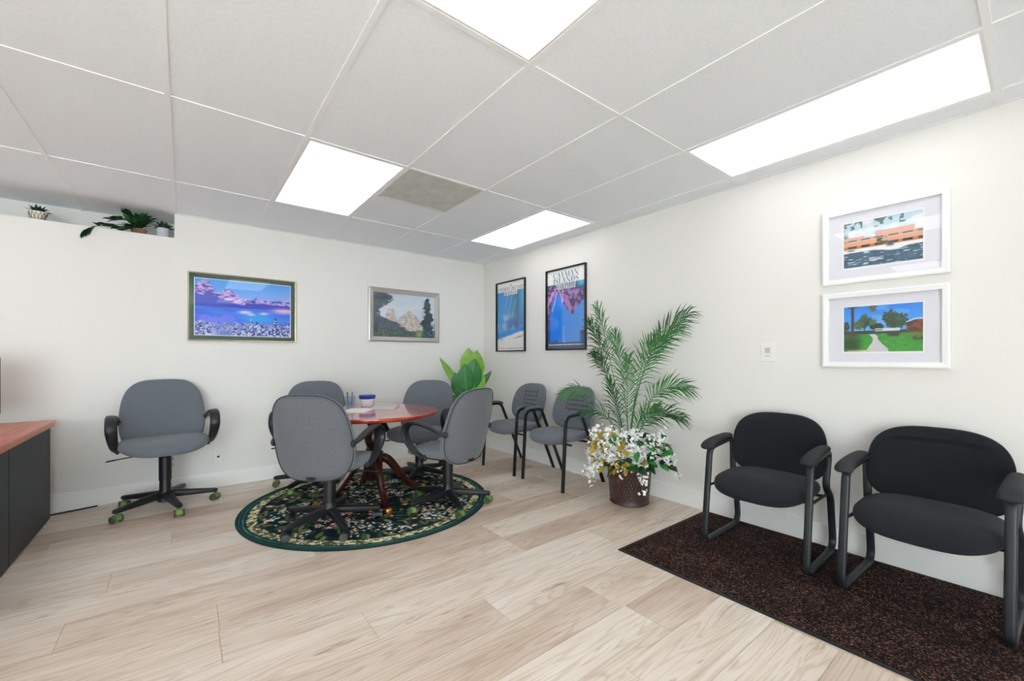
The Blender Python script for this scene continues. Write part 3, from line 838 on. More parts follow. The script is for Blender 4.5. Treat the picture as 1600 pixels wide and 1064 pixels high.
# troffers
LL = {(-1, 0): 'large lit ceiling panel at the top edge, nearest the camera', (-1, 2): 'lit ceiling panel beside the grey return air grille',
      (2, 0): 'long lit ceiling panel above the black chairs and white picture frames', (2, 2): 'small far lit ceiling panel near the room corner, above the blue posters'}
for c, r_ in LIGHTS:
    xa, xb = cx_(c) + tb, cx_(c + 1) - tb
    ya, yb = ry_(r_) + tb, ry_(r_ + 1) - tb
    lab = LL.get((c, r_), 'lit ceiling panel out of view, over the %s of the office' % ({-5: 'desk side', -1: 'middle', 2: 'right wall side'}[c] + {0: ' middle', 2: ' back', -2: ' front'}[r_]))
    t = thing('ceiling_light', lab, 'ceiling light', ((xa + xb) / 2, (ya + yb) / 2, H), 0, 'two by four ceiling light panels')
    hw, hd, fw = (xb - xa) / 2, (yb - ya) / 2, 0.012
    mb = MB()
    mb.box(-hw, -hw + fw, -hd, hd, 0.0015, 0.03).box(hw - fw, hw, -hd, hd, 0.0015, 0.03).box(-hw + fw, hw - fw, -hd, -hd + fw, 0.0015, 0.03).box(-hw + fw, hw - fw, hd - fw, hd, 0.0015, 0.03)
    mb.box(-hw, hw, -hd, hd, 0.031, 0.045)
    part('housing', mb, 'fixture_white', t)
    part('diffuser', MB().box(-hw + fw, hw - fw, -hd + fw, hd - fw, 0.006, 0.010), 'diffuser_lit', t)
# return air grille
xa, xb, ya, yb = cx_(0) + tb, cx_(1) - tb, ry_(2) + tb, yv - tb
t = thing('air_grille', 'square grey return air grille in the ceiling beside the light panel', 'vent', ((xa + xb) / 2, (ya + yb) / 2, H))
hw, hd, fw = (xb - xa) / 2, (yb - ya) / 2, 0.018
mb = MB().box(-hw, -hw + fw, -hd, hd, 0.001, 0.02).box(hw - fw, hw, -hd, hd, 0.001, 0.02).box(-hw + fw, hw - fw, -hd, -hd + fw, 0.001, 0.02).box(-hw + fw, hw - fw, hd - fw, hd, 0.001, 0.02)
part('grille_frame', mb, 'grille_grey', t)
part('backing', MB().box(-hw, hw, -hd, hd, 0.021, 0.03), 'grille_back', t)
mb = MB(); n_ = 36; st_ = (2 * hw - 2 * fw) / n_
for q in range(n_ + 1):
    x = -hw + fw + q * st_; mb.box(x - 0.0055, x + 0.0055, -hd + fw, hd - fw, 0.004, 0.012)
    y = -hd + fw + q * (2 * hd - 2 * fw) / n_; mb.box(-hw + fw, hw - fw, y - 0.0055, y + 0.0055, 0.0045, 0.0115)
o = part('grille_mesh', mb, 'grille_grey', t); o['kind'] = 'stuff'

# ================================================================== WALL PIECES
def frame_mesh(W, Hh, fw, dep, lip):
    """mitred frame lying in XZ, back on y=0, front at y=-dep, inner edge stepped back by lip"""
    mb = MB()
    prof = [(0, 0), (0, -dep), (fw * 0.25, -dep - lip), (fw, -dep + lip), (fw, 0)]
    cs = [(-1, -1), (1, -1), (1, 1), (-1, 1)]
    n = len(prof); vs_ = []
    for sx, sz in cs:
        for i_, y in prof: vs_.append((sx * (W / 2 - i_), y, sz * (Hh / 2 - i_)))
    fs_ = []
    for k_ in range(4):
        a, b = k_ * n, ((k_ + 1) % 4) * n
        for j in range(n): fs_.append((a + j, b + j, b + (j + 1) % n, a + (j + 1) % n))
    return mb.add(vs_, fs_)
def ring_xz(mb, W, Hh, w2, h2, y0, y1):
    """flat board with a rectangular opening"""
    for a in ((-W/2, -w2/2, -Hh/2, Hh/2), (w2/2, W/2, -Hh/2, Hh/2), (-w2/2, w2/2, -Hh/2, -h2/2), (-w2/2, w2/2, h2/2, Hh/2)):
        mb.box(a[0], a[1], y0, y1, a[2], a[3])
    return mb
def picture(name, label, cat, wall, along, z, W, Hh, fw, dep, fmat, paint, nx, ny, pw=None, ph=None, matmat=None, lip=0.002, group=None, glass=True, poff=(0, 0)):
    loc, rz = ((along, -0.001, z), 0.0) if wall == 'back' else ((-0.001, along, z), -PI / 2)
    t = thing(name, label, cat, loc, rz, group)
    part('frame', frame_mesh(W, Hh, fw, dep, lip), fmat, t)
    iw, ih = W - 2 * fw, Hh - 2 * fw
    part('backing', MB().box(-iw/2 - 0.002, iw/2 + 0.002, -0.004, -0.0005, -ih/2 - 0.002, ih/2 + 0.002), 'mat_white', t)
    pw = pw or iw; ph = ph or ih
    put('print', print_mesh('print', pw, ph, nx, ny, paint), t, (poff[0], -0.0048, poff[1]))
    if matmat:
        part('mat_board', ring_xz(MB(), iw, ih, pw, ph, -0.0085, -0.0042), matmat, t)
        part('mat_bevel', ring_xz(MB(), pw + 0.010, ph + 0.010, pw - 0.001, ph - 0.001, -0.0089, -0.0060), 'bevel_white', t)
    if glass:
        part('glass_pane', MB().box(-iw/2, iw/2, -0.0125, -0.0105, -ih/2, ih/2), 'picture_glass', t)
    return t
picture('framed_picture', 'wide framed print of a blue snowy mountain lake with dark green mat', 'picture', 'back', -2.70, 1.629, 0.857, 0.607, 0.011, 0.022, 'frame_champagne', paint_lake, 190, 130, 0.756, 0.502, 'mat_green')
picture('framed_picture', 'silver framed print of pale mountain peaks between dark pine trees', 'picture', 'back', -1.11, 1.662, 0.872, 0.606, 0.055, 0.020, 'frame_silver', paint_forest, 150, 104, lip=0.004)
pA = picture('framed_poster', 'black framed beach poster with grey palm, nearest the room corner', 'poster', 'right', -0.597, 1.684, 0.572, 0.865, 0.014, 0.026, 'frame_black', paint_beach, 90, 140, group='black framed island posters')
pB = picture('framed_poster', 'black framed coral reef poster with deep blue water, beside the palm plant', 'poster', 'right', -1.534, 1.687, 0.580, 0.866, 0.014, 0.026, 'frame_black', paint_reef, 90, 140, group='black framed island posters')
picture('framed_picture', 'white framed photo of a salmon office building behind a road, the upper one', 'picture', 'right', -4.0565, 1.841, 0.553, 0.449, 0.031, 0.026, 'frame_white', paint_building, 150, 104, 0.346, 0.272, 'mat_white', group='white framed photographs', poff=(0.0, 0.006))
picture('framed_picture', 'white framed photo of a garden path and palm trees, the lower one', 'picture', 'right', -4.0565, 1.341, 0.553, 0.448, 0.031, 0.026, 'frame_white', paint_garden, 150, 104, 0.346, 0.270, 'mat_white', group='white framed photographs', poff=(0.0, 0.003))
# poster lettering
def caption_marks(W, z, h_, seed, x0=-0.46, x1=0.44):
    g = random.Random(seed); mb = MB(); x = x0 * W
    while x < x1 * W:
        l_ = g.uniform(0.004, 0.009); hh = h_ * g.choice((0.7, 0.7, 1.0)); mb.box(x, x + l_, -0.0002, 0.0, z, z + hh); x += l_ + g.choice((0.002, 0.002, 0.002, 0.008))
    return mb
iwA, ihA = 0.544, 0.837
zz = lambda f: ihA / 2 - f * ihA
ly = (0, -0.0053, 0)
part('white_box', MB().box(-0.13, 0.125, 0, 0.0002, zz(.190), zz(.130)), 'ink_white', pA, loc=(0, -0.0051, 0))
part('lettering', lettering([('A', -0.020, 0.018, zz(.062), zz(.028)), ('CAYMAN', -0.262, -0.012, zz(.126), zz(.066)), ('ISLANDS', 0.018, 0.262, zz(.126), zz(.066)), ('HOLIDAY', -0.12, 0.115, zz(.184), zz(.134))]), 'ink_grey', pA, loc=ly)
part('caption', caption_marks(0.544, zz(.975), 0.010, 3), 'ink_grey', pA, loc=ly)
part('lettering', lettering([('CAYMAN', -0.185, 0.185, zz(.098), zz(.030)), ('ISLANDS', -0.185, 0.185, zz(.168), zz(.104)), ('WALL!', -0.128, 0.135, zz(.240), zz(.176))]), 'ink_teal', pB, loc=(0, -0.0056, 0))
mb = MB()
for dx, dz in ((-.008, 0), (.008, 0), (0, -.008), (0, .006)):
    q = lettering([('WALL!', -0.130, 0.137, zz(.242), zz(.174))]); mb.add([(a + dx, b, c + dz) for a, b, c in q.v], q.f)
part('lettering_outline', mb, 'ink_white', pB, loc=(0, -0.0052, 0))
part('caption', caption_marks(0.552, zz(.955), 0.014, 5), 'ink_white', pB, loc=ly)

# dimmer switch on the right wall
t = thing('light_switch', 'white dimmer switch plate on the right wall beside the white frames', 'switch', (-0.0005, -3.462, 1.2125), -PI / 2)
part('plate', MB().box(-0.044, 0.044, -0.008, 0, -0.066, 0.066), 'plate_white', t, bevel=0.003)
part('button', MB().box(-0.016, 0.016, -0.013, -0.0085, -0.006, 0.030), 'plate_grey', t, bevel=0.002)
part('slider', MB().box(-0.016, 0.018, -0.011, -0.0085, -0.030, -0.024), 'plate_grey', t)
# outlets on the back wall
t = thing('phone_jack', 'white wall jack plate above the baseboard, right of the swivel chair', 'outlet', (-2.907, -0.0005, 0.283))
part('plate', MB().box(-0.038, 0.038, -0.007, 0, -0.062, 0.062), 'plate_white', t, bevel=0.003)
part('jack', MB().box(-0.009, 0.009, -0.009, -0.0075, -0.014, 0.002), 'slot_dark', t)
part('notch', MB().box(-0.010, 0.010, -0.0085, -0.0075, 0.016, 0.020), 'plate_grey', t)
t = thing('wall_outlet', 'white electrical outlet half hidden behind the swivel chair column', 'outlet', (-3.235, -0.0005, 0.280))
part('plate', MB().box(-0.044, 0.044, -0.007, 0, -0.062, 0.062), 'plate_white', t, bevel=0.003)
for z in (-0.026, 0.026):
    m_ = MB().lathe([(0.017, 0), (0.017, 0.003)], 20); m_.v = [(a, -0.0075 - c, b + z) for a, b, c in m_.v]
    part('socket', m_, 'plate_grey', t)

# ================================================================== RUG, MAT
def make_rug():
    cxr, cyr, RR = -1.925, -1.185, 0.94
    t = thing('round_rug', 'round dark green floral rug under the mahogany table', 'rug', (cxr, cyr, 0.0005))
    nr, ns = 120, 640
    rr = np.linspace(0, 1, nr)[:, None] * np.ones((1, ns)); aa = np.ones((nr, 1)) * np.linspace(0, 2 * PI, ns, endpoint=False)[None, :]
    wob = 1 + 0.006 * np.sin(aa * 5 + 1) + 0.004 * np.sin(aa * 11)
    x = rr * np.cos(aa) * RR; y = rr * np.sin(aa) * RR
    img = np.zeros((nr, ns, 3)) + np.array([20, 36, 40.])
    g = np.random.RandomState(5)
    def blob(cx, cy, a, b, th, col, petals=0, soft=0.15):
        nonlocal img
        dx, dy = x - cx, y - cy; m0 = (np.abs(dx) < 2.2 * max(a, b)) & (np.abs(dy) < 2.2 * max(a, b))
        if not m0.any(): return
        c_, s_ = math.cos(th), math.sin(th); p = (dx[m0] * c_ + dy[m0] * s_) / a; q = (-dx[m0] * s_ + dy[m0] * c_) / b
        d = np.hypot(p, q)
        if petals: d = d / (0.75 + 0.3 * np.cos(petals * np.arctan2(q, p)))
        k_ = sstep(1.0 - d, -soft, soft)[:, None]
        img[m0] = img[m0] * (1 - k_) + np.array(col, float) * k_
    def ranpos(rmax):
        r_ = math.sqrt(g.rand()) * rmax; a_ = g.rand() * 2 * PI; return r_ * math.cos(a_), r_ * math.sin(a_)
    # mottled ground, leaves
    img += (fbm(x * 30, y * 30, 3)[..., None] - 0.5) * 22
    for _ in range(560):
        px, py = ranpos(0.80); blob(px, py, g.uniform(.024, .055), g.uniform(.009, .018), g.rand() * PI, [(74, 88, 56), (92, 98, 62), (58, 76, 58), (112, 116, 82), (46, 66, 54)][g.randint(5)])
    for _ in range(60):           # stems
        px, py = ranpos(0.76); blob(px, py, g.uniform(.05, .10), .0035, g.rand() * PI, (92, 112, 70))
    for _ in range(135):          # flowers with lighter hearts
        px, py = ranpos(0.78); s_ = g.uniform(.020, .042); th = g.rand() * PI
        c_ = [(206, 142, 152), (214, 158, 162), (206, 104, 66), (196, 118, 76), (184, 120, 124), (160, 104, 112)][g.randint(6)]
        blob(px, py, s_, s_ * .75, th, (40, 40, 44)); blob(px, py, s_ * .9, s_ * .62, th, c_, 5); blob(px, py, s_ * .35, s_ * .3, th, (226, 196, 184))
    for _ in range(46):           # sprays of tiny white dots
        px, py = ranpos(0.76)
        for _k in range(14): blob(px + g.randn() * .035, py + g.randn() * .035, .0085, .0085, 0, (206, 216, 220))
    # border rings: cream vine between dark green bands
    rad = rr * wob
    cream = sstep(rad, 0.862, 0.868) * sstep(0.936 - rad, 0, 0.006)
    img = mixc(img, cream, (70, 76, 52))
    vine = (fbm(aa * 42, rad * 55, 9) > 0.47); img = mixc(img, cream * vine, (196, 190, 154))
    img = mixc(img, cream * (fbm(aa * 70, rad * 80, 19) > 0.66), (72, 84, 56))
    img = mixc(img, sstep(rad, 0.934, 0.938), (22, 50, 50)); img = mixc(img, np.exp(-((rad - 0.957) / 0.004) ** 2), (84, 128, 118))
    img = mixc(img, np.exp(-((rad - 0.984) / 0.005) ** 2) * 0.5, (70, 110, 104))
    img = mixc(img, np.exp(-((rad - 0.862) / 0.004) ** 2), (30, 44, 42))
    img = np.clip(img * 1.22 + 4, 0, 255)
    z = np.zeros_like(x) + 0.0058
    co = np.stack([x, y, z], -1).reshape(-1, 3)
    idx = np.arange(nr * ns).reshape(nr, ns)
    f_ = np.stack([idx[:-1], idx[1:], np.roll(idx, -1, 1)[1:], np.roll(idx, -1, 1)[:-1]], -1).reshape(-1, 4)
    me = bpy.data.meshes.new('pile'); me.from_pydata(co.tolist(), [], f_.tolist())
    at = me.color_attributes.new('Col', 'FLOAT_COLOR', 'POINT'); c = np.ones((nr * ns, 4)); c[:, :3] = linv(img.reshape(-1, 3)); at.data.foreach_set('color', c.ravel())
    me.materials.append(MATS['rug_pile'])
    put('pile', me, t)
    mb = MB(); ring = [(RR * math.cos(2 * PI * k_ / 120), RR * math.sin(2 * PI * k_ / 120), 0.0032) for k_ in range(120)]
    mb.tube(ring, 0.009, 0.0032, 8, True)
    part('binding', mb, 'rug_edge', t, smooth=True)
    part('backing', MB().lathe([(RR - 0.002, 0.0), (RR - 0.002, 0.005)], 96), 'rug_edge', t)
make_rug()
RUGZ = 0.0063

t = thing('floor_mat', 'long dark brown speckled entrance mat under the black chairs', 'mat', (-0.545, -3.99, 0.0005))
mw, ml = 1.05, 1.92
part('carpet', MB().box(-mw/2 + 0.02, mw/2 - 0.02, -ml/2 + 0.02, ml/2 - 0.02, 0.0015, 0.0085), 'carpet_speckle', t)
mb = MB(); e0 = 0.021
for a in ((-mw/2, -mw/2 + e0, -ml/2, ml/2), (mw/2 - e0, mw/2, -ml/2, ml/2), (-mw/2 + e0, mw/2 - e0, -ml/2, -ml/2 + e0), (-mw/2 + e0, mw/2 - e0, ml/2 - e0, ml/2)):
    mb.box(a[0], a[1], a[2], a[3], 0, 0.0055)
part('rubber_border', mb, 'rubber_black', t)
MATZ = 0.0091

# ================================================================== SWIVEL CHAIRS
SW = {}
def swivel_meshes():
    # five star leg, pointing along +x
    mb = MB(); n = 6
    path = [(0.02, 0, 0.105), (0.08, 0, 0.104), (0.18, 0, 0.094), (0.28, 0, 0.084), (0.325, 0, 0.080), (0.335, 0, 0.078)]
    mb.tube(path, 0.029, 0.025, 12, up=(0, 0, 1), taper=[1.1, 1.05, 0.9, 0.72, 0.66, 0.5], sq=3.5)
    SW['leg'] = mb.mesh('base_leg', 'plastic_black', True)
    # caster: hood and two wheels
    mb = MB(); prof = []
    for side in (-1, 1): pass
    seg = 12; vs_ = []; fs_ = []
    for yy in (-0.017, 0.017):
        for k_ in range(seg + 1):
            a = R(-20) + R(220) * k_ / seg; vs_.append((0.0275 * math.cos(a), yy, 0.030 + 0.0275 * math.sin(a)))
    for k_ in range(seg): fs_.append((k_, k_ + 1, seg + 2 + k_, seg + 1 + k_))
    fs_.append(tuple(range(seg + 1))); fs_.append(tuple(reversed(range(seg + 1, 2 * seg + 2))))
    mb.add(vs_, fs_); mb.lathe([(0.007, 0.052), (0.007, 0.080)], 10)
    for mname in ('green', 'black'): SW['hood_' + mname] = mb.mesh('caster', 'caster_' + mname, True)
    mb = MB().lathe([(0.0, 0), (0.010, 0.001), (0.012, 0.0), (0.024, 0.0), (0.0265, 0.003), (0.0265, 0.014), (0.024, 0.016)], 18, cap=False)
    mb.v = [(a, c, b) for a, b, c in mb.v]
    SW['wheel_green'] = mb.mesh('wheel', 'caster_wheel_green', True); SW['wheel_black'] = mb.mesh('wheel', 'caster_wheel_grey', True)
    SW['column_low'] = MB().lathe([(0.040, 0.052), (0.050, 0.06), (0.050, 0.128), (0.037, 0.145), (0.034, 0.30)], 24).mesh('column', 'plastic_black', True)
    SW['sleeve'] = MB().lathe([(0.040, 0.22), (0.040, 0.40), (0.034, 0.405), (0.034, 0.45)], 24).mesh('sleeve', 'plastic_black', True)
    mb = MB().box(-0.075, 0.075, -0.12, 0.14, 0.432, 0.458); mb.box(-0.03, 0.03, 0.13, 0.245, 0.436, 0.452)
    SW['mech'] = mb.mesh('mechanism', 'metal_black', bevel=0.005)
    SW['bar'] = MB().tube(spline([(0, 0.17, 0.442), (0, 0.205, 0.445), (0, 0.222, 0.47), (0, 0.232, 0.53)]), 0.035, 0.006, 8, up=(0, 0, 1), sq=4).mesh('back_bar', 'metal_black', True)
    mb = MB().tube([(-0.05, -0.02, 0.44), (-0.20, -0.035, 0.432), (-0.30, -0.045, 0.424)], 0.0045, seg=8)
    mb.tube([(-0.275, -0.043, 0.426), (-0.285, -0.044, 0.425), (-0.325, -0.048, 0.421), (-0.335, -0.049, 0.420)], 0.010, 0.006, 8, taper=[.6, 1, 1, .6])
    SW['lever'] = mb.mesh('lever', 'plastic_black', True)
    mb = MB().tube([(0.07, 0.06, 0.435), (0.12, 0.06, 0.43), (0.16, 0.06, 0.428)], 0.016, seg=12, taper=[.5, 1, 1]); SW['knob'] = mb.mesh('tension_knob', 'plastic_black', True)
    def seat_fn(x, y, z):
        f = max(0.0, (-y - 0.10) / 0.16)
        z2 = 0.500 + z - 0.030 * f * f + 0.018 * (abs(x) / 0.26) ** 2.5 + (0.012 if y > 0.15 else 0) * (y - 0.15) / 0.1
        return (x, y - 0.015, z2)
    SW['seat'] = MB().cushion(0.545, 0.505, 0.052, 0.044, 3.2, 12, 64, 3.4, seat_fn).mesh('seat', 'fabric_grey', True, angle=80)
    SW['pan'] = MB().cushion(0.45, 0.43, 0.026, 0.02, 3.5, 5, 40, 2.6, lambda x, y, z: (x, y - 0.01, 0.470 + z)).mesh('seat_pan', 'plastic_black', True, angle=80)
    # backrest: outline in x / height; narrower at the top, gentle wrap and recline
    def shape(x, h):
        k_ = 1.0 - 0.10 * max(0.0, h) / 0.29 - 0.05 * (max(0.0, -h) / 0.29) ** 2
        return x * k_
    def back_fn(x, y, z):       # y here is height offset, z is thickness towards the sitter
        h = y; xx = shape(x, h)
        lum = 0.020 * math.exp(-((h + 0.12) / 0.12) ** 2)
        wrap = 0.060 * (abs(xx) / 0.27) ** 2
        zz_ = 0.705 + h * 0.975
        yy = 0.252 + 0.20 * (h + 0.05) - z - wrap - lum * (1 if z > 0 else 0.4)
        return (xx, yy, zz_)
    SW['back'] = MB().cushion(0.545, 0.590, 0.026, 0.040, 3.5, 10, 72, 2.8, back_fn).mesh('backrest', 'fabric_grey', True, angle=80)
    SW['backshell'] = MB().cushion(0.528, 0.572, 0.031, -0.010, 3.5, 8, 72, 3.6, back_fn).mesh('back_panel', 'fabric_back', True, angle=80)
    pip = []
    for k_ in range(90):
        a = 2 * PI * k_ / 90; cx, sy = math.cos(a), math.sin(a)
        x = math.copysign(abs(cx) ** (2 / 3.5), cx) * 0.2675; h = math.copysign(abs(sy) ** (2 / 3.5), sy) * 0.2895
        pip.append(back_fn(x, h, -0.0145))
    SW['piping'] = MB().tube(pip, 0.0035, seg=6, closed=True).mesh('piping', 'seam_dark', True)
    for s_ in (-1, 1):
        pts = [(s_ * 0.268, 0.205, 0.668), (s_ * 0.285, 0.150, 0.688), (s_ * 0.298, 0.05, 0.724), (s_ * 0.302, -0.06, 0.738), (s_ * 0.303, -0.135, 0.716), (s_ * 0.302, -0.165, 0.655), (s_ * 0.297, -0.135, 0.585), (s_ * 0.288, -0.06, 0.515), (s_ * 0.272, 0.005, 0.480)]
        pa = spline(pts, 6); nn = len(pa)
        tp = [0.62 + 0.38 * min(1, 3.0 * min(i_, nn - 1 - i_) / nn) for i_ in range(nn)]
        mb = MB().tube(pa, 0.034, 0.015, 14, up=(0, 0, 1), taper=tp, sq=2.6)
        SW['arm%d' % s_] = mb.mesh('armrest', 'plastic_black', True, angle=60)
        for kk, p in (('a', pts[0]), ('b', pts[-1])):
            mb = MB(); m_ = MB().cushion(0.05, 0.05, 0.012, 0.016, 2.0, 4, 14, 2.2); mb.add([(p[0] + s_ * c, p[1] + a, p[2] + b) for a, b, c in m_.v], m_.f)
            SW['bolt%s%d' % (kk, s_)] = mb.mesh('arm_bracket', 'metal_charcoal', True, angle=80)
swivel_meshes()
def swivel_chair(label, x, y, facing, base0, drop, caster, z=0.0, cw=None):
    t = thing('swivel_chair', label, 'chair', (x, y, z), 0, 'grey upholstered swivel chairs')
    br = R(base0); g = random.Random(int(abs(x * 1000)))
    for k_ in range(5):
        a = br + 2 * PI * k_ / 5
        put('base_leg', SW['leg'], t, (0, 0, 0), (0, 0, a))
        h_ = put('caster', SW['hood_' + caster], t, (0.318 * math.cos(a), 0.318 * math.sin(a), 0.0), (0, 0, g.uniform(0, 2 * PI) if cw is None else cw + 0.5 * k_))
        for yy in (0.0180, -0.0340): put('wheel', SW['wheel_' + caster], h_, (0, yy, 0.0268))
    c_ = put('column', SW['column_low'], t)
    rz = R(facing + 90)
    put('sleeve', SW['sleeve'], t, (0, 0, -drop))
    for nm, key in (('mechanism', 'mech'), ('back_bar', 'bar'), ('lever', 'lever'), ('tension_knob', 'knob'), ('seat', 'seat'), ('seat_pan', 'pan')):
        put(nm, SW[key], t, (0, 0, -drop), (0, 0, rz))
    b_ = put('backrest', SW['back'], t, (0, 0, -drop), (0, 0, rz))
    put('back_panel', SW['backshell'], b_); put('piping', SW['piping'], b_)
    for s_ in (-1, 1):
        a_ = put('armrest', SW['arm%d' % s_], t, (0, 0, -drop), (0, 0, rz)); put('arm_bracket', SW['bolta%d' % s_], a_); put('arm_bracket', SW['boltb%d' % s_], a_)
    return t
swivel_chair('grey swivel chair with green casters standing alone by the back wall', -3.268, -0.385, -86, -146, 0.0, 'green')
swivel_chair('grey swivel chair with black casters, back to the viewer, in front of the table', -2.352, -1.555, 47, -88, 0.055, 'black', RUGZ)
swivel_chair('grey swivel chair right of the table, turned sideways with its back panel showing', -1.500, -1.705, 110, -103, 0.055, 'green', RUGZ)
swivel_chair('grey swivel chair behind the table, in front of the large leaf plant', -1.365, -0.912, -138, -60, 0.055, 'green', RUGZ)
swivel_chair('grey swivel chair behind the table on the left, mostly hidden by the front chair', -2.215, -0.49, -108, -137, 0.055, 'green', RUGZ)

# ================================================================== TABLE AND WHAT LIES ON IT
TX, TY, TZ, TR = -1.915, -1.19, 0.735, 0.535
t = thing('pedestal_table', 'round glossy mahogany pedestal table with curved legs on the floral rug', 'table', (TX, TY, RUGZ))
tz = TZ - RUGZ
mb = MB().lathe([(0.02, tz - 0.034), (TR - 0.03, tz - 0.034), (TR - 0.012, tz - 0.030), (TR - 0.004, tz - 0.022), (TR, tz - 0.012), (TR - 0.001, tz - 0.005), (TR - 0.006, tz), (0.02, tz)], 96)
part('tabletop', mb, 'mahogany_top', t, smooth=True, angle=35)
part('apron', MB().lathe([(0.02, tz - 0.075), (0.20, tz - 0.075), (0.22, tz - 0.045), (0.22, tz - 0.035), (0.02, tz - 0.035)], 40), 'mahogany_dark', t, smooth=True)
prof = [(0.02, 0.155), (0.045, 0.155), (0.062, 0.17), (0.075, 0.20), (0.075, 0.36), (0.082, 0.365), (0.082, 0.385), (0.060, 0.40), (0.048, 0.43), (0.066, 0.47), (0.070, 0.50), (0.058, 0.55), (0.042, 0.60), (0.050, 0.625), (0.075, 0.64), (0.075, 0.656), (0.02, 0.656)]
part('pedestal', MB().lathe(prof, 36), 'mahogany_dark', t, smooth=True)
lp = spline([(0.055, 0, 0.335), (0.115, 0, 0.315), (0.185, 0, 0.235), (0.255, 0, 0.135), (0.335, 0, 0.060), (0.420, 0, 0.026)], 5)
legm = MB().tube(lp, 0.027, 0.036, 12, up=(0, 0, 1), taper=[1.1 - 0.4 * i_ / (len(lp) - 1) for i_ in range(len(lp))], sq=3.5).mesh('leg', 'mahogany_dark', True)
capm = MB().tube([(0.405, 0, 0.030), (0.412, 0, 0.028), (0.445, 0, 0.0235), (0.452, 0, 0.0235)], 0.025, 0.023, 12, up=(0, 0, 1), taper=[.9, 1, 1, .7], sq=3.5).mesh('brass_cap', 'brass', True)
for k_ in range(4):
    l_ = put('leg', legm, t, (0, 0, 0), (0, 0, R(-95 + 90 * k_))); put('brass_cap', capm, l_)
# pencil cup with pens
def on_table(x, y): return (x, y, TZ + 0.0005)
CUX, CUY = -1.965, -0.745
t = thing('pencil_cup', 'blue-grey wire mesh pencil cup on the back of the table', 'cup', on_table(CUX, CUY))
part('base', MB().lathe([(0.034, 0), (0.034, 0.004)], 28), 'cup_mesh', t)
mb = MB()
for k_ in range(28):
    a = 2 * PI * k_ / 28; ca, sa = math.cos(a), math.sin(a)
    mb.tube([(0.033 * ca, 0.033 * sa, 0.003), (0.041 * ca, 0.041 * sa, 0.085)], 0.0010, seg=4)
for h_ in [0.008 + 0.0095 * i_ for i_ in range(8)]:
    r_ = 0.033 + 0.008 * h_ / 0.085
    mb.tube([(r_ * math.cos(2 * PI * i_ / 28), r_ * math.sin(2 * PI * i_ / 28), h_) for i_ in range(28)], 0.0010, seg=4, closed=True)
o = part('wire_mesh', mb, 'cup_mesh', t); o['kind'] = 'stuff'
part('rim', MB().tube([(0.0415 * math.cos(2 * PI * i_ / 32), 0.0415 * math.sin(2 * PI * i_ / 32), 0.085) for i_ in range(32)], 0.0022, seg=6, closed=True), 'cup_mesh', t, smooth=True)
PENS = [('pen_blue', (0.012, 0.0), (0.021, 0.008), 0.118, 'light blue pen, tallest in the mesh cup'), ('pen_white', (-0.005, 0.006), (-0.020, 0.012), 0.112, 'white pen leaning in the mesh cup'),
        ('pen_navy', (-0.012, -0.006), (-0.030, -0.008), 0.116, 'dark navy pen leaning left in the mesh cup'), ('pen_blue', (0.006, -0.012), (0.010, -0.024), 0.106, 'shorter light blue pen at the front of the mesh cup')]
for m_, a, b, l_, lab in PENS:
    t = thing('pen', lab, 'pen', (CUX, CUY, TZ + 0.005), 0, 'pens in the mesh cup')
    p0 = Vector((a[0], a[1], 0.001)); p1 = Vector((b[0], b[1], l_))
    part('barrel', MB().tube([p0, p0.lerp(p1, .12), p1], 0.0045, seg=8, taper=[.3, 1, 1]), m_, t, smooth=True)
    part('cap', MB().tube([p0.lerp(p1, .93), p0.lerp(p1, 1.04)], 0.0052, seg=8), 'pen_blue' if m_ != 'pen_navy' else 'pen_navy', t, smooth=True)
# jar with blue lid
t = thing('storage_tub', 'white plastic tub with a bright blue lid on the table', 'container', on_table(-1.840, -0.830))
part('tub', MB().lathe([(0.052, 0), (0.056, 0.004), (0.062, 0.066), (0.02, 0.066)], 32), 'jar_white', t, smooth=True)
part('lid', MB().lathe([(0.066, 0.066), (0.070, 0.070), (0.074, 0.094), (0.070, 0.098), (0.064, 0.094), (0.02, 0.093)], 32), 'lid_blue', t, smooth=True)
# papers
mgz = MB().box(-0.105, 0.105, -0.14, 0.14, 0, 0.004).mesh('magazine', 'paper')
t = put('magazine', mgz, None, on_table(-2.02, -1.13), (0, 0, R(-38)), 'white magazine lying flat on the glossy table, nearest the viewer', 'magazine', 'papers on the table')
mgz2 = MB().box(-0.105, 0.105, -0.14, 0.14, 0, 0.006).mesh('magazine', 'paper_grey')
t = put('magazine', mgz2, None, on_table(-1.76, -1.05), (0, 0, R(-30)), 'grey covered booklet lying flat on the table beside the blue lidded tub', 'magazine', 'papers on the table')

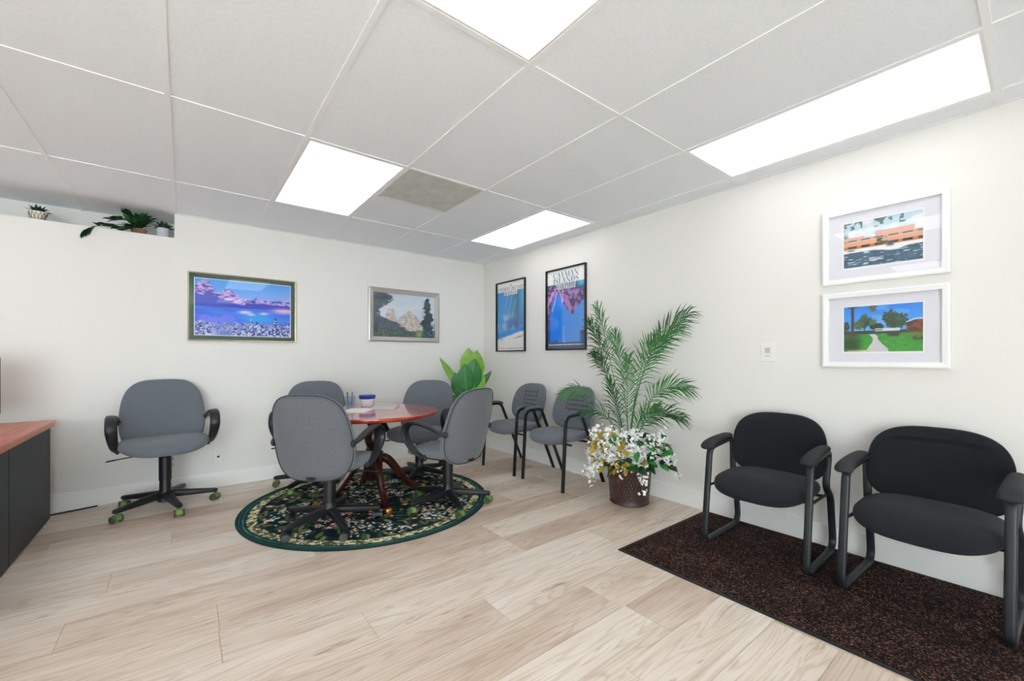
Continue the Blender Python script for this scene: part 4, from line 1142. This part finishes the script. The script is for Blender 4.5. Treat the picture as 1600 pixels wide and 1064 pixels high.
# ================================================================== GREY GUEST CHAIRS
def guest_chair(label, x, y):
    t = thing('guest_chair', label, 'chair', (x, y, 0.0005), -PI / 2, 'grey stationary guest chairs')
    for s_ in (-1, 1):
        X = s_ * 0.272
        pts = fillet([(X, -0.275, 0), (X, -0.235, 0.655), (X, -0.035, 0.662), (X, 0.265, 0.0)], [0, 0.075, 0.06, 0], 7)
        part('side_frame', MB().tube(pts, 0.0165, 0.0125, 12, up=(0, 1, 0), sq=3), 'metal_black', t, smooth=True)
        pad = spline([(X, -0.262, 0.625), (X, -0.240, 0.662), (X, -0.190, 0.679), (X, -0.10, 0.681), (X, -0.035, 0.672), (X, -0.012, 0.655)], 5)
        nn = len(pad); tp = [0.55 + 0.45 * math.sin(PI * i_ / (nn - 1)) ** 0.5 for i_ in range(nn)]
        part('arm_pad', MB().tube(pad, 0.024, 0.014, 14, up=(0, 0, 1), taper=tp, sq=2.4), 'pad_guest', t, smooth=True)
    for yy, zz_ in ((-0.17, 0.398), (0.085, 0.392)):
        part('cross_bar', MB().tube([(-0.274, yy, zz_), (0.274, yy, zz_)], 0.010, seg=8), 'metal_black', t, smooth=True)
    def sf(xx, yy, zz_):
        f = max(0.0, (-yy - 0.08) / 0.16)
        return (xx, yy - 0.045, 0.438 + zz_ - 0.030 * f * f + 0.012 * (abs(xx) / 0.24) ** 2)
    part('seat', MB().cushion(0.515, 0.490, 0.042, 0.044, 3.2, 12, 60, 3.8, sf), 'fabric_guest', t, smooth=True, angle=80)
    def bf(xx, yy, zz_):
        h = yy; xx *= 1.0 - 0.09 * max(0, h) / 0.21
        yv_ = 0.150 + 0.24 * (h + 0.21) - zz_ - 0.045 * (xx / 0.22) ** 2
        if zz_ > 0 and abs(xx) < 0.112 and -0.14 < h < 0.155:
            fade = min(1, (0.112 - abs(xx)) / 0.012)
            yv_ += 0.006 * fade
        return (xx, yv_, 0.680 + h * 0.98)
    bk = part('backrest', MB().cushion(0.525, 0.425, 0.030, 0.034, 3.2, 16, 84, 3.4, bf), 'fabric_guest', t, smooth=True, angle=80)
    # stitched channels across the centre panel, and its two side seams
    def fy(xx, h): return 0.150 + 0.24 * (h + 0.21) - 0.034 * (max(0, 1 - max(abs(xx) / 0.262, abs(h) / 0.2125) ** 3.4)) ** (1 / 3.4) - 0.045 * (xx / 0.22) ** 2 + 0.0045
    for h in (0.120, 0.075, 0.030, -0.015, -0.060):
        part('seam', MB().tube([(q, fy(q, h) - 0.001, 0.680 + h * 0.98) for q in [(-0.10 + 0.02 * i_) for i_ in range(11)]], 0.0036, seg=6), 'seam_dark', bk, smooth=True)
    for s_ in (-1, 1):
        part('seam', MB().tube([(s_ * (0.112 - 0.012 * (h / 0.15)), fy(0.112, h) + 0.0005, 0.680 + h * 0.98) for h in [(-0.15 + 0.03 * i_) for i_ in range(11)]], 0.003, seg=6), 'seam_dark', bk, smooth=True)
    part('back_bracket', MB().tube(spline([(0, 0.07, 0.395), (0, 0.16, 0.405), (0, 0.185, 0.46), (0, 0.195, 0.54)]), 0.04, 0.006, 8, sq=4), 'metal_black', t, smooth=True)
    for q in (-0.13, 0.13):
        part('back_post', MB().tube([(q, 0.085, 0.40), (q, 0.150, 0.43), (q, 0.172, 0.52)], 0.009, seg=8), 'metal_black', t, smooth=True)
guest_chair('grey guest chair against the right wall, nearer the room corner', -0.300, -1.112)
guest_chair('grey guest chair against the right wall, next to the palm planter', -0.292, -1.780)

# ================================================================== BLACK SLED CHAIRS
def sled_chair(label, x, y, rz=0.0, groove=1.0):
    t = thing('sled_chair', label, 'chair', (x, y, MATZ), -PI / 2 + rz, 'black sled base reception chairs')
    for s_ in (-1, 1):
        X = s_ * 0.272; Xi = s_ * 0.262
        pts = fillet([(X, -0.262, 0.014), (X, -0.185, 0.588), (X, 0.150, 0.618), (Xi, 0.130, 0.40), (X, 0.185, 0.34), (X, 0.245, 0.014)], [0.07, 0.05, 0.06, 0.10, 0.10, 0.09], 8, closed=True)
        part('side_frame', MB().tube(pts, 0.0185, 0.0125, 14, closed=True, up=(0, 1, 0), sq=3), 'metal_charcoal', t, smooth=True)
        pad = spline([(X, -0.224, 0.582), (X, -0.214, 0.606), (X, -0.16, 0.622), (X, -0.07, 0.634), (X, 0.03, 0.640), (X, 0.095, 0.636)], 5)
        nn = len(pad); tp = [0.55, 0.85, 1.05, 1.15] + [1.15 - 0.45 * (i_ / (nn - 5)) for i_ in range(nn - 4)]
        part('arm_pad', MB().tube(pad, 0.034, 0.025, 16, up=(0, 0, 1), taper=tp, sq=2.3), 'pad_charcoal', t, smooth=True)
        part('seat_rail', MB().tube([(s_ * 0.262, -0.225, 0.360), (s_ * 0.258, 0.155, 0.350)], 0.008, seg=8), 'metal_charcoal', t, smooth=True)
    for yy in (-0.12, 0.08):
        part('cross_bar', MB().tube([(-0.262, yy, 0.357), (0.262, yy, 0.357)], 0.009, seg=8), 'metal_charcoal', t, smooth=True)
    def sf(xx, yy, zz_):
        f = max(0.0, (-yy - 0.06) / 0.18)
        return (xx, yy - 0.045, 0.393 + zz_ - 0.036 * f * f + 0.012 * (yy / 0.25 + 0.2))
    part('seat', MB().cushion(0.520, 0.500, 0.036, 0.050, 3.1, 12, 64, 2.9, sf), 'fabric_black', t, smooth=True, angle=80)
    def bf(xx, yy, zz_):
        h = yy; xx *= 1.0 - 0.05 * h / 0.21
        dent = 0.0
        if zz_ > 0:      # sunken centre below a curved seam
            arc = 0.135 - 0.35 * xx * xx
            inn = 1 / (1 + math.exp(-(arc - h) / 0.006)) * 1 / (1 + math.exp((abs(xx) - 0.185) / 0.010))
            dent = 0.012 * inn * groove
            lip_ = math.exp(-((h - arc) / 0.010) ** 2) * (abs(xx) < 0.165)
            dent += 0.012 * lip_ * groove
        yv_ = 0.172 + 0.16 * (h + 0.2) - zz_ - 0.055 * (xx / 0.26) ** 2 + dent
        return (xx, yv_, 0.600 + h * 0.98)
    part('backrest', MB().cushion(0.535, 0.415, 0.030, 0.040, 3.1, 22, 120, 2.6, bf), 'fabric_black', t, smooth=True, angle=80)
    for s_ in (-1, 1):
        part('back_bracket', MB().tube([(s_ * 0.266, 0.140, 0.57), (s_ * 0.235, 0.185, 0.57), (s_ * 0.17, 0.205, 0.57)], 0.008, 0.016, 8), 'metal_charcoal', t, smooth=True)
sled_chair('black fabric sled base armchair on the mat, the left one', -0.310, -3.578, R(1.5), 0.35)
sled_chair('black fabric sled base armchair on the mat, the right one cut by the frame edge', -0.318, -4.288, R(-2), 1.0)

# ================================================================== DESK, MONITOR, CABLE
t = thing('desk', 'black desk with a reddish cherry wood top at the left edge', 'desk', (-3.915, -0.19, 0))
part('side_panel', MB().box(-0.022, 0.0, -0.909, -0.0, 0.012, 0.674), 'cabinet_black', t, bevel=0.0015)
part('side_panel', MB().box(-0.022, 0.0, -1.85, -0.917, 0.012, 0.674), 'cabinet_black', t, bevel=0.0015)
part('carcass', MB().box(-0.80, -0.023, -1.848, -0.004, 0.0, 0.674), 'cabinet_black', t)
mb = MB().box(-0.83, 0.024, -1.88, 0.020, 0.697, 0.720)
part('desktop', mb, 'cherry_top', t, bevel=0.003)
part('desktop_edge', MB().box(-0.825, 0.018, -1.875, 0.014, 0.6745, 0.6965), 'cherry_edge', t, bevel=0.003)
t = thing('monitor', 'black computer monitor on the desk, only its edge in view', 'monitor', (-4.272, -0.62, 0.7205), R(22))
part('panel', MB().box(-0.26, 0.215, -0.018, 0.018, 0.095, 0.455), 'frame_black', t, bevel=0.004)
part('screen', MB().box(-0.245, 0.20, -0.0195, -0.0185, 0.11, 0.44), 'screen_black', t)
part('neck', MB().box(-0.045, 0.0, 0.02, 0.04, 0.0, 0.25), 'frame_black', t, bevel=0.003)
part('foot', MB().box(-0.13, 0.085, -0.07, 0.11, 0.0, 0.012), 'frame_black', t, bevel=0.004)
cb = MB().tube(spline([(-4.4, -0.09, 0.006), (-4.1, -0.10, 0.006), (-3.92, -0.085, 0.006), (-3.84, -0.065, 0.006), (-3.76, -0.045, 0.006), (-3.69, -0.024, 0.006)], 6), 0.0055, seg=8)
put('power_cable', cb.mesh('power_cable', 'cable_black', True), None, label='thin black cable on the floor along the baseboard beside the desk', cat='cable')

# ================================================================== PLANTS
def leaf_mesh(name, material, L_, W_, bend=0.2, fold=0.15, n=7, tip=1.0, wide=0.45):
    """pointed leaf growing along +y from the origin, surface up, arching down"""
    mb = MB(); vs_ = []; fs_ = []
    for i_ in range(n + 1):
        s_ = i_ / n
        wd = W_ / 2 * (math.sin(PI * min(1, s_ ** (math.log(0.5) / math.log(wide)))) ** 0.8) if 0 < i_ < n else 0.002
        y_ = L_ * s_ * (1 - 0.15 * bend * s_); z_ = -bend * L_ * s_ * s_
        for q in (-1, -0.5, 0, 0.5, 1): vs_.append((wd * q, y_, z_ + abs(q) * fold * wd))
    for i_ in range(n):
        for q in range(4): fs_.append((i_*5+q, i_*5+q+1, i_*5+q+6, i_*5+q+5))
    k_ = len(vs_)
    vs_ += [(a, b, c - 0.0012) for a, b, c in vs_]; fs_ += [tuple(reversed([j + k_ for j in f])) for f in fs_]
    return mb.add(vs_, fs_).mesh(name, material, True, angle=80)
def aim(o, d, roll=0.0):
    """turn an object grown along +y towards direction d"""
    q = Vector(d).to_track_quat('Y', 'Z'); o.rotation_mode = 'QUATERNION'
    o.rotation_quaternion = q @ Matrix.Rotation(roll, 3, 'Y').to_quaternion()

# ---- palm in a brown planter with white blossoms
PX, PY = -0.285, -2.535
t = thing('potted_palm', 'tall palm with white blossom sprays in a dark brown woven planter', 'plant', (PX, PY, 0.0005))
pot = part('pot', MB().lathe([(0.02, 0), (0.150, 0.0), (0.158, 0.006), (0.156, 0.016), (0.150, 0.026), (0.152, 0.05), (0.170, 0.27), (0.178, 0.28), (0.178, 0.295), (0.165, 0.295), (0.155, 0.25), (0.02, 0.25)], 48), 'planter_weave', t, smooth=True)
mb = MB()
for j in range(9):
    zc = 0.045 + 0.026 * j; r_ = 0.152 + 0.018 * (zc - 0.05) / 0.22
    for k_ in range(40):
        a = 2 * PI * (k_ + 0.5 * (j % 2)) / 40
        m_ = MB().cushion(0.009, 0.030, 0.001, 0.0045, 2.0, 2, 6); ca, sa = math.cos(a), math.sin(a)
        mb.add([((r_ + p[2]) * ca - p[0] * sa, (r_ + p[2]) * sa + p[0] * ca, zc + p[1] * 0.9) for p in m_.v], m_.f)
o = part('weave_relief', mb, 'weave_light', pot, smooth=True); o['kind'] = 'stuff'
part('soil', MB().lathe([(0.02, 0.245), (0.158, 0.26), (0.02, 0.262)], 32, cap=False), 'soil', t)
def frond(base, ctrl, tip, seed, mname, start=0.35, ll=0.17, n=24):
    g = random.Random(seed); mb = MB()
    B_, C_, T_ = Vector(base), Vector(ctrl), Vector(tip)
    P = [(1 - s_) ** 2 * B_ + 2 * s_ * (1 - s_) * C_ + s_ * s_ * T_ for s_ in [i_ / 24 for i_ in range(25)]]
    mb.tube(P, 0.0042, seg=5, taper=[1.1 - 0.85 * i_ / 24 for i_ in range(25)])
    def ev(s_): return (1 - s_) ** 2 * B_ + 2 * s_ * (1 - s_) * C_ + s_ * s_ * T_
    for i_ in range(n):
        s_ = start + (1 - start) * (i_ / (n - 1)) ** 0.9
        p = ev(s_); tan = (ev(min(1, s_ + .01)) - ev(max(0, s_ - .01))).normalized()
        side = tan.cross(Vector((0.85, 0.25, 0.35))).normalized()
        up_ = side.cross(tan).normalized()
        u_ = (s_ - start) / (1 - start)
        L0 = ll * (0.45 + 0.75 * math.sin(PI * (0.15 + 0.75 * u_))) * g.uniform(.88, 1.1)
        for q in (-1, 1):
            d = (tan * (0.75 + 0.5 * u_) + side * q * (0.85 - 0.45 * u_) + up_ * g.uniform(-.35, .40) + Vector((g.uniform(-.12, .12), g.uniform(-.16, .16), g.uniform(-.2, .1)))).normalized()
            w_ = d.cross(up_).normalized() * g.uniform(0.0034, 0.0052)
            mid = p + d * L0 * 0.5 + Vector((0, 0, 0.004)); end = p + d * L0 + Vector((0, 0, -L0 * g.uniform(.06, .38)))
            for P_ in (mid, end):
                if P_.x + PX > -0.012: P_.x = -0.012 - PX
            mb.add([p - w_ * 0.5, p + w_ * 0.5, mid + w_, mid - w_, end + w_ * .15, end - w_ * .15], [(0, 1, 2, 3), (3, 2, 4, 5)])
    return part('frond', mb, mname, t, smooth=False)
D, Lg = 'leaf_palm_dark', 'leaf_palm'
FR = [((.02, .03, .26), (-.03, .13, 1.12), (-.08, .27, 1.60), Lg, .60, .15), ((.01, .02, .26), (-.06, .10, 1.05), (-.16, .28, 1.46), D, .66, .14),
      ((0, .01, .26), (-.02, -.02, 1.22), (.10, -.44, 1.50), D, .60, .17), ((-.01, -.01, .26), (-.04, -.04, 1.16), (.02, -.42, 1.40), Lg, .55, .17), ((-.02, -.02, .26), (-.06, -.06, 1.12), (-.06, -.30, 1.32), Lg, .50, .17),
      ((0, .02, .26), (-.02, .10, .98), (-.10, .28, 1.20), D, .70, .12), ((.02, 0, .26), (0, .04, 1.0), (-.06, .10, 1.36), Lg, .55, .14), ((-.01, 0, .26), (-.05, -.01, .85), (-.10, -.06, 1.16), Lg, .40, .15),
      ((-.02, -.03, .26), (-.02, -.10, 1.02), (.04, -.47, .95), Lg, .52, .16), ((-.03, -.02, .26), (-.05, -.12, .84), (-.02, -.46, .74), D, .45, .15), ((-.02, -.02, .26), (-.08, -.08, .74), (-.12, -.34, .80), Lg, .45, .14),
      ((-.02, .03, .26), (-.10, .14, 1.02), (-.24, .50, .86), Lg, .62, .13), ((-.02, .03, .26), (-.08, .10, .84), (-.18, .34, .70), D, .50, .13), ((-.02, .01, .26), (-.10, .03, .72), (-.18, .06, .98), D, .40, .13)]
for i_, (b, c, e, mn, st_, ll) in enumerate(FR): frond(b, c, e, 100 + i_, mn, st_, ll, 13 if i_ in (11, 12) else 24)
# blossom sprays
g = random.Random(23)
def spray(a, reach, drop_, lift, seed):
    gg = random.Random(seed); mb = MB()
    ca, sa = math.cos(a), math.sin(a)
    reach *= 0.93; p0 = Vector((0.05 * ca, 0.05 * sa, 0.28)); p1 = Vector((reach * .65 * ca, reach * .65 * sa, 0.36 + lift)); p2 = Vector((reach * ca, reach * sa, 0.36 + drop_))
    ev = lambda s_: (1 - s_) ** 2 * p0 + 2 * s_ * (1 - s_) * p1 + s_ * s_ * p2
    for k_ in range(64):
        s_ = 0.30 + 0.70 * (k_ / 63); rad = 0.046 * (1.08 - s_) + 0.010
        c = ev(s_) + Vector((gg.gauss(0, rad), gg.gauss(0, rad), gg.gauss(0, rad)))
        if c.x + PX > -0.02: c.x = -0.02 - PX
        r_ = (0.0205 - 0.0090 * s_) * gg.uniform(.8, 1.2)
        nrm = Vector((gg.gauss(-.6, .5), gg.gauss(-.4, .5), gg.gauss(.2, .5))).normalized()
        u_ = nrm.orthogonal().normalized(); v_ = nrm.cross(u_)
        vs_ = [c - nrm * r_ * .35]; fs_ = []
        for q in range(8):
            an = 2 * PI * q / 8; rr_ = r_ * (1.15 if q % 2 == 0 else 0.62); vs_.append(c + (u_ * math.cos(an) + v_ * math.sin(an)) * rr_ + nrm * r_ * (.25 if q % 2 == 0 else .05))
        vs_.append(c + nrm * r_ * .35)
        for q in range(8): fs_.append((0, 1 + (q + 1) % 8, 1 + q)); fs_.append((9, 1 + q, 1 + (q + 1) % 8))
        mb.add(vs_, fs_)
    o = part('blossom_spray', mb, 'petal_white', t, smooth=True, angle=60)
    o['kind'] = 'stuff'
    st2 = MB().tube([ev(i_ / 12) for i_ in range(13)], 0.002, seg=5); part('spray_stem', st2, 'leaf_stem', o)
SP = [(100, .36, .10, .30), (118, .38, -.02, .26), (135, .34, .16, .30), (150, .36, -.14, .22), (160, .40, -.20, .20), (175, .32, .06, .26), (192, .32, .02, .22), (205, .28, -.10, .18), (218, .31, .10, .26), (236, .33, -.20, .16),
      (250, .34, .12, .30), (262, .40, .02, .30), (272, .38, .12, .36), (280, .44, -.10, .26), (200, .22, .20, .24), (228, .20, .22, .26), (165, .24, .20, .26), (128, .40, -.16, .20), (143, .30, .06, .26), (244, .26, .03, .2), (184, .27, -.02, .16)]
for i_, (a, r_, d_, l_) in enumerate(SP): spray(R(a), r_, d_, l_, 300 + i_)
lf_y = leaf_mesh('leaf', 'leaf_yellow', 0.07, 0.040, 0.25); lf_g = leaf_mesh('leaf', 'leaf_bright', 0.10, 0.055, 0.3); lf_d = leaf_mesh('leaf', 'leaf_dark', 0.10, 0.055, 0.3)
for i_ in range(150):
    a = R(g.uniform(95, 285)); rr_ = g.uniform(.12, .34); zz_ = 0.38 + g.uniform(-.10, .20) * (1 if rr_ < .25 else .8)
    greenish = R(215) < a < R(285) or rr_ < 0.18
    me_ = (lf_g if g.random() < .6 else lf_d) if greenish and g.random() < .8 else lf_y
    px_ = rr_ * math.cos(a)
    if px_ + PX > -0.08: continue
    o = put('leaf', me_, t, (px_, rr_ * math.sin(a), zz_))
    aim(o, (math.cos(a + g.uniform(-.8, .8)), math.sin(a + g.uniform(-.8, .8)), g.uniform(-.5, .7)), g.uniform(-1, 1))

# ---- large leaf plant in the corner
QX, QY = -0.47, -0.40
t = thing('leaf_plant', 'broad leaf green plant in the room corner behind the chairs', 'plant', (QX, QY, 0.0005))
part('pot', MB().lathe([(0.02, 0), (0.13, 0), (0.135, 0.01), (0.165, 0.30), (0.170, 0.31), (0.155, 0.31), (0.15, 0.27), (0.02, 0.27)], 36), 'pot_planter', t, smooth=True)
part('soil', MB().lathe([(0.02, 0.268), (0.152, 0.274), (0.02, 0.276)], 24, cap=False), 'soil', t)
def big_leaf(name, base, tip, W_, mname, cup=0.12, nrm=(-.62, -.78, .1), sag=0.0):
    """upright ovate leaf from base to tip, its face towards nrm"""
    B_, T_ = Vector(base), Vector(tip); ax = T_ - B_; L_ = ax.length; ax.normalize()
    N_ = Vector(nrm); N_ = (N_ - ax * N_.dot(ax)).normalized(); S_ = ax.cross(N_)
    mb = MB(); vs_ = []; n = 14; m_ = 8; fs_ = []
    for i_ in range(n + 1):
        s_ = i_ / n; wd = W_ / 2 * max(0.015, math.sin(PI * s_ ** 0.85) ** 0.75) * (1 - 0.25 * s_ ** 6)
        bow = N_ * (-0.10 * L_ * (s_ - .3) ** 2 * (1 + sag * 6)) + Vector((0, 0, -sag * L_ * s_ * s_))
        for j in range(m_ + 1):
            q = -1 + 2 * j / m_
            rip = 0.006 * math.cos((s_ * 9 - abs(q) * 1.3) * 2 * PI) * abs(q)
            vs_.append(B_ + ax * (L_ * s_) + S_ * (wd * q) + N_ * (cup * wd * abs(q) ** 1.5 + rip) + bow)
    for i_ in range(n):
        for j in range(m_): a = i_ * (m_ + 1) + j; fs_.append((a, a + 1, a + m_ + 2, a + m_ + 1))
    k_ = len(vs_); vs_ += [p - N_ * 0.0016 for p in vs_]; fs_ += [tuple(reversed([x_ + k_ for x_ in f])) for f in fs_]
    o = part('leaf', mb.add(vs_, fs_), mname, t, smooth=True, angle=80)
    mid = []; vm = MB()
    for i_ in range(n + 1):
        p = vs_[i_ * (m_ + 1) + m_ // 2]; mid.append(p + N_ * 0.002)
    vm.tube(mid, 0.0045, 0.002, 6, up=N_, taper=[1 - .8 * i_ / n for i_ in range(n + 1)])
    for i_ in range(2, n - 2):
        for q in (0, m_):
            a = mid[i_]; b = vs_[min(n, i_ + 2) * (m_ + 1) + (q + (1 if q == 0 else -1))] + N_ * 0.003
            vm.tube([a, a.lerp(b, .5) + N_ * 0.001, b], 0.0013, seg=4)
    part('veins', vm, 'leaf_vein', o)
    return o
c0 = Vector((0, 0, 0.27))
def lat(u_, d_, z_):   # across the room corner (u right), d towards the camera
    return (u_ * 0.787 - d_ * 0.617, -u_ * 0.617 - d_ * 0.787, z_)
NL = [((-0.01, .0, .95), (-0.015, .02, 1.29), .21, 'leaf_big_light'), ((.03, .03, .90), (.09, .06, 1.26), .25, 'leaf_big_light'), ((.01, .08, .80), (.07, .12, 1.16), .24, 'leaf_big'),
      ((-.03, .10, .76), (-.05, .14, 1.10), .22, 'leaf_big'), ((-.09, .04, .78), (-.36, .03, 1.18), .09, 'leaf_big_light'), ((-.06, .06, .70), (-.17, .10, 1.00), .20, 'leaf_big'),
      ((.08, .06, .78), (.26, .05, 1.02), .08, 'leaf_dark'), ((.06, .08, .72), (.18, .10, .98), .14, 'leaf_big_light'), ((-.06, .10, .58), (-.20, .16, .74), .16, 'leaf_big'), ((.05, .10, .52), (.12, .18, .80), .20, 'leaf_big')]
for b, e, w_, mn in NL:
    big_leaf('leaf', lat(*b), lat(*e), w_, mn)
    part('petiole', MB().tube(spline([(b[0] * .1, b[1] * .1, .27), lat(b[0] * .5, b[1] * .5, (.27 + b[2]) / 2), lat(*b)], 6), 0.006, seg=6, taper=None), 'leaf_stem', t, smooth=True)

# ---- ledge plants
LZ = LEDGE_Z + 0.0005
def rosette(t, n, L_, W_, z_, mname, seed, spread=1.0):
    gg = random.Random(seed); me_ = leaf_mesh('leaf', mname, L_, W_, 0.15, 0.3, 5)
    for i_ in range(n):
        a = i_ * 2.4; el = R(20 + 60 * (i_ / n)); o = put('leaf', me_, t, (0.012 * math.cos(a), 0.012 * math.sin(a), z_))
        aim(o, (math.cos(a) * math.cos(el) * spread, math.sin(a) * math.cos(el) * spread, math.sin(el)), gg.uniform(-.3, .3))
t = thing('succulent', 'small succulent in a cream pot with dark zigzag pattern on the ledge', 'plant', (-4.03, 0.105, LZ))
pt = part('pot', MB().lathe([(0.02, 0), (0.034, 0), (0.052, 0.075), (0.047, 0.075), (0.045, 0.065), (0.02, 0.065)], 24), 'pot_cream', t, smooth=True)
mb = MB()
for k_ in range(14):
    for z_a, z_b, s_ in ((0.036, 0.070, 1), (0.036, 0.070, -1), (0.006, 0.036, 1), (0.006, 0.036, -1)):
        a0 = 2 * PI * (k_ + (0.5 if z_a < .02 else 0)) / 14; a1 = a0 + s_ * PI / 14
        ra, rb = 0.0345 + 0.018 * z_a / .075, 0.0345 + 0.018 * z_b / .075
        mb.tube([(ra * math.cos(a0), ra * math.sin(a0), z_a), (rb * math.cos(a1), rb * math.sin(a1), z_b)], 0.0016, seg=4)
part('pattern', mb, 'pot_line', pt)
rosette(t, 16, 0.065, 0.022, 0.066, 'leaf_dark', 4)
t = thing('succulent', 'dark succulent in a pale grey pot at the ledge corner', 'plant', (-3.295, 0.100, LZ))
part('pot', MB().lathe([(0.02, 0), (0.040, 0), (0.046, 0.008), (0.047, 0.080), (0.044, 0.088), (0.040, 0.086), (0.038, 0.07), (0.02, 0.07)], 28), 'pot_grey', t, smooth=True)
rosette(t, 18, 0.075, 0.036, 0.078, 'leaf_dark', 8)
t = thing('trailing_plant', 'dark green trailing vine spilling over the ledge edge', 'plant', (-3.455, 0.115, LZ))
part('pot', MB().lathe([(0.02, 0), (0.042, 0), (0.055, 0.055), (0.050, 0.055), (0.02, 0.048)], 24), 'pot_terracotta', t, smooth=True)
lfs = [leaf_mesh('leaf', m_, 0.082, 0.046, 0.2, 0.2, 6) for m_ in ('leaf_dark', 'leaf_bright')]
VN = [[(0, 0, .05), (-.06, -.03, .07), (-.14, -.06, .035), (-.22, -.10, .02), (-.27, -.127, -.012), (-.30, -.128, -.035)], [(0, 0, .05), (-.05, -.02, .10), (-.10, -.03, .11), (-.15, -.04, .09)],
      [(0, 0, .05), (0, -.03, .11), (.03, -.04, .145)], [(0, 0, .05), (.04, -.03, .09), (.06, -.05, .12)], [(0, 0, .05), (-.03, -.04, .06), (-.06, -.08, .03), (-.12, -.09, .02)], [(0, 0, .05), (-.03, -.02, .12), (-.06, -.02, .155)]]
gg = random.Random(11)
for vi, v_ in enumerate(VN):
    pa = spline(v_, 5); part('vine', MB().tube(pa, 0.002, seg=5), 'leaf_stem', t, smooth=True)
    for i_ in range(2, len(pa), 2):
        tan = (pa[i_] - pa[i_ - 1]).normalized()
        for q in (-1, 1):
            if vi == 0 and i_ < 18 and gg.random() < 0.2: continue
            o = put('leaf', lfs[1 if gg.random() < .3 else 0], t, tuple(pa[i_]))
            side = tan.cross(Vector((0, 0, 1)))
            if side.length < .05: side = Vector((1, 0, 0))
            d = (tan * .6 + side.normalized() * q * .7 + Vector((0, 0, gg.uniform(-.05, .55)))).normalized()
            if vi == 0 and i_ >= 18: d = Vector((tan.x * .8 + .1 * q, -0.12, tan.z - .25 + .25 * q)).normalized()
            if d.y > 0.5: d.y = 0.2
            aim(o, d, gg.uniform(-.5, .5))
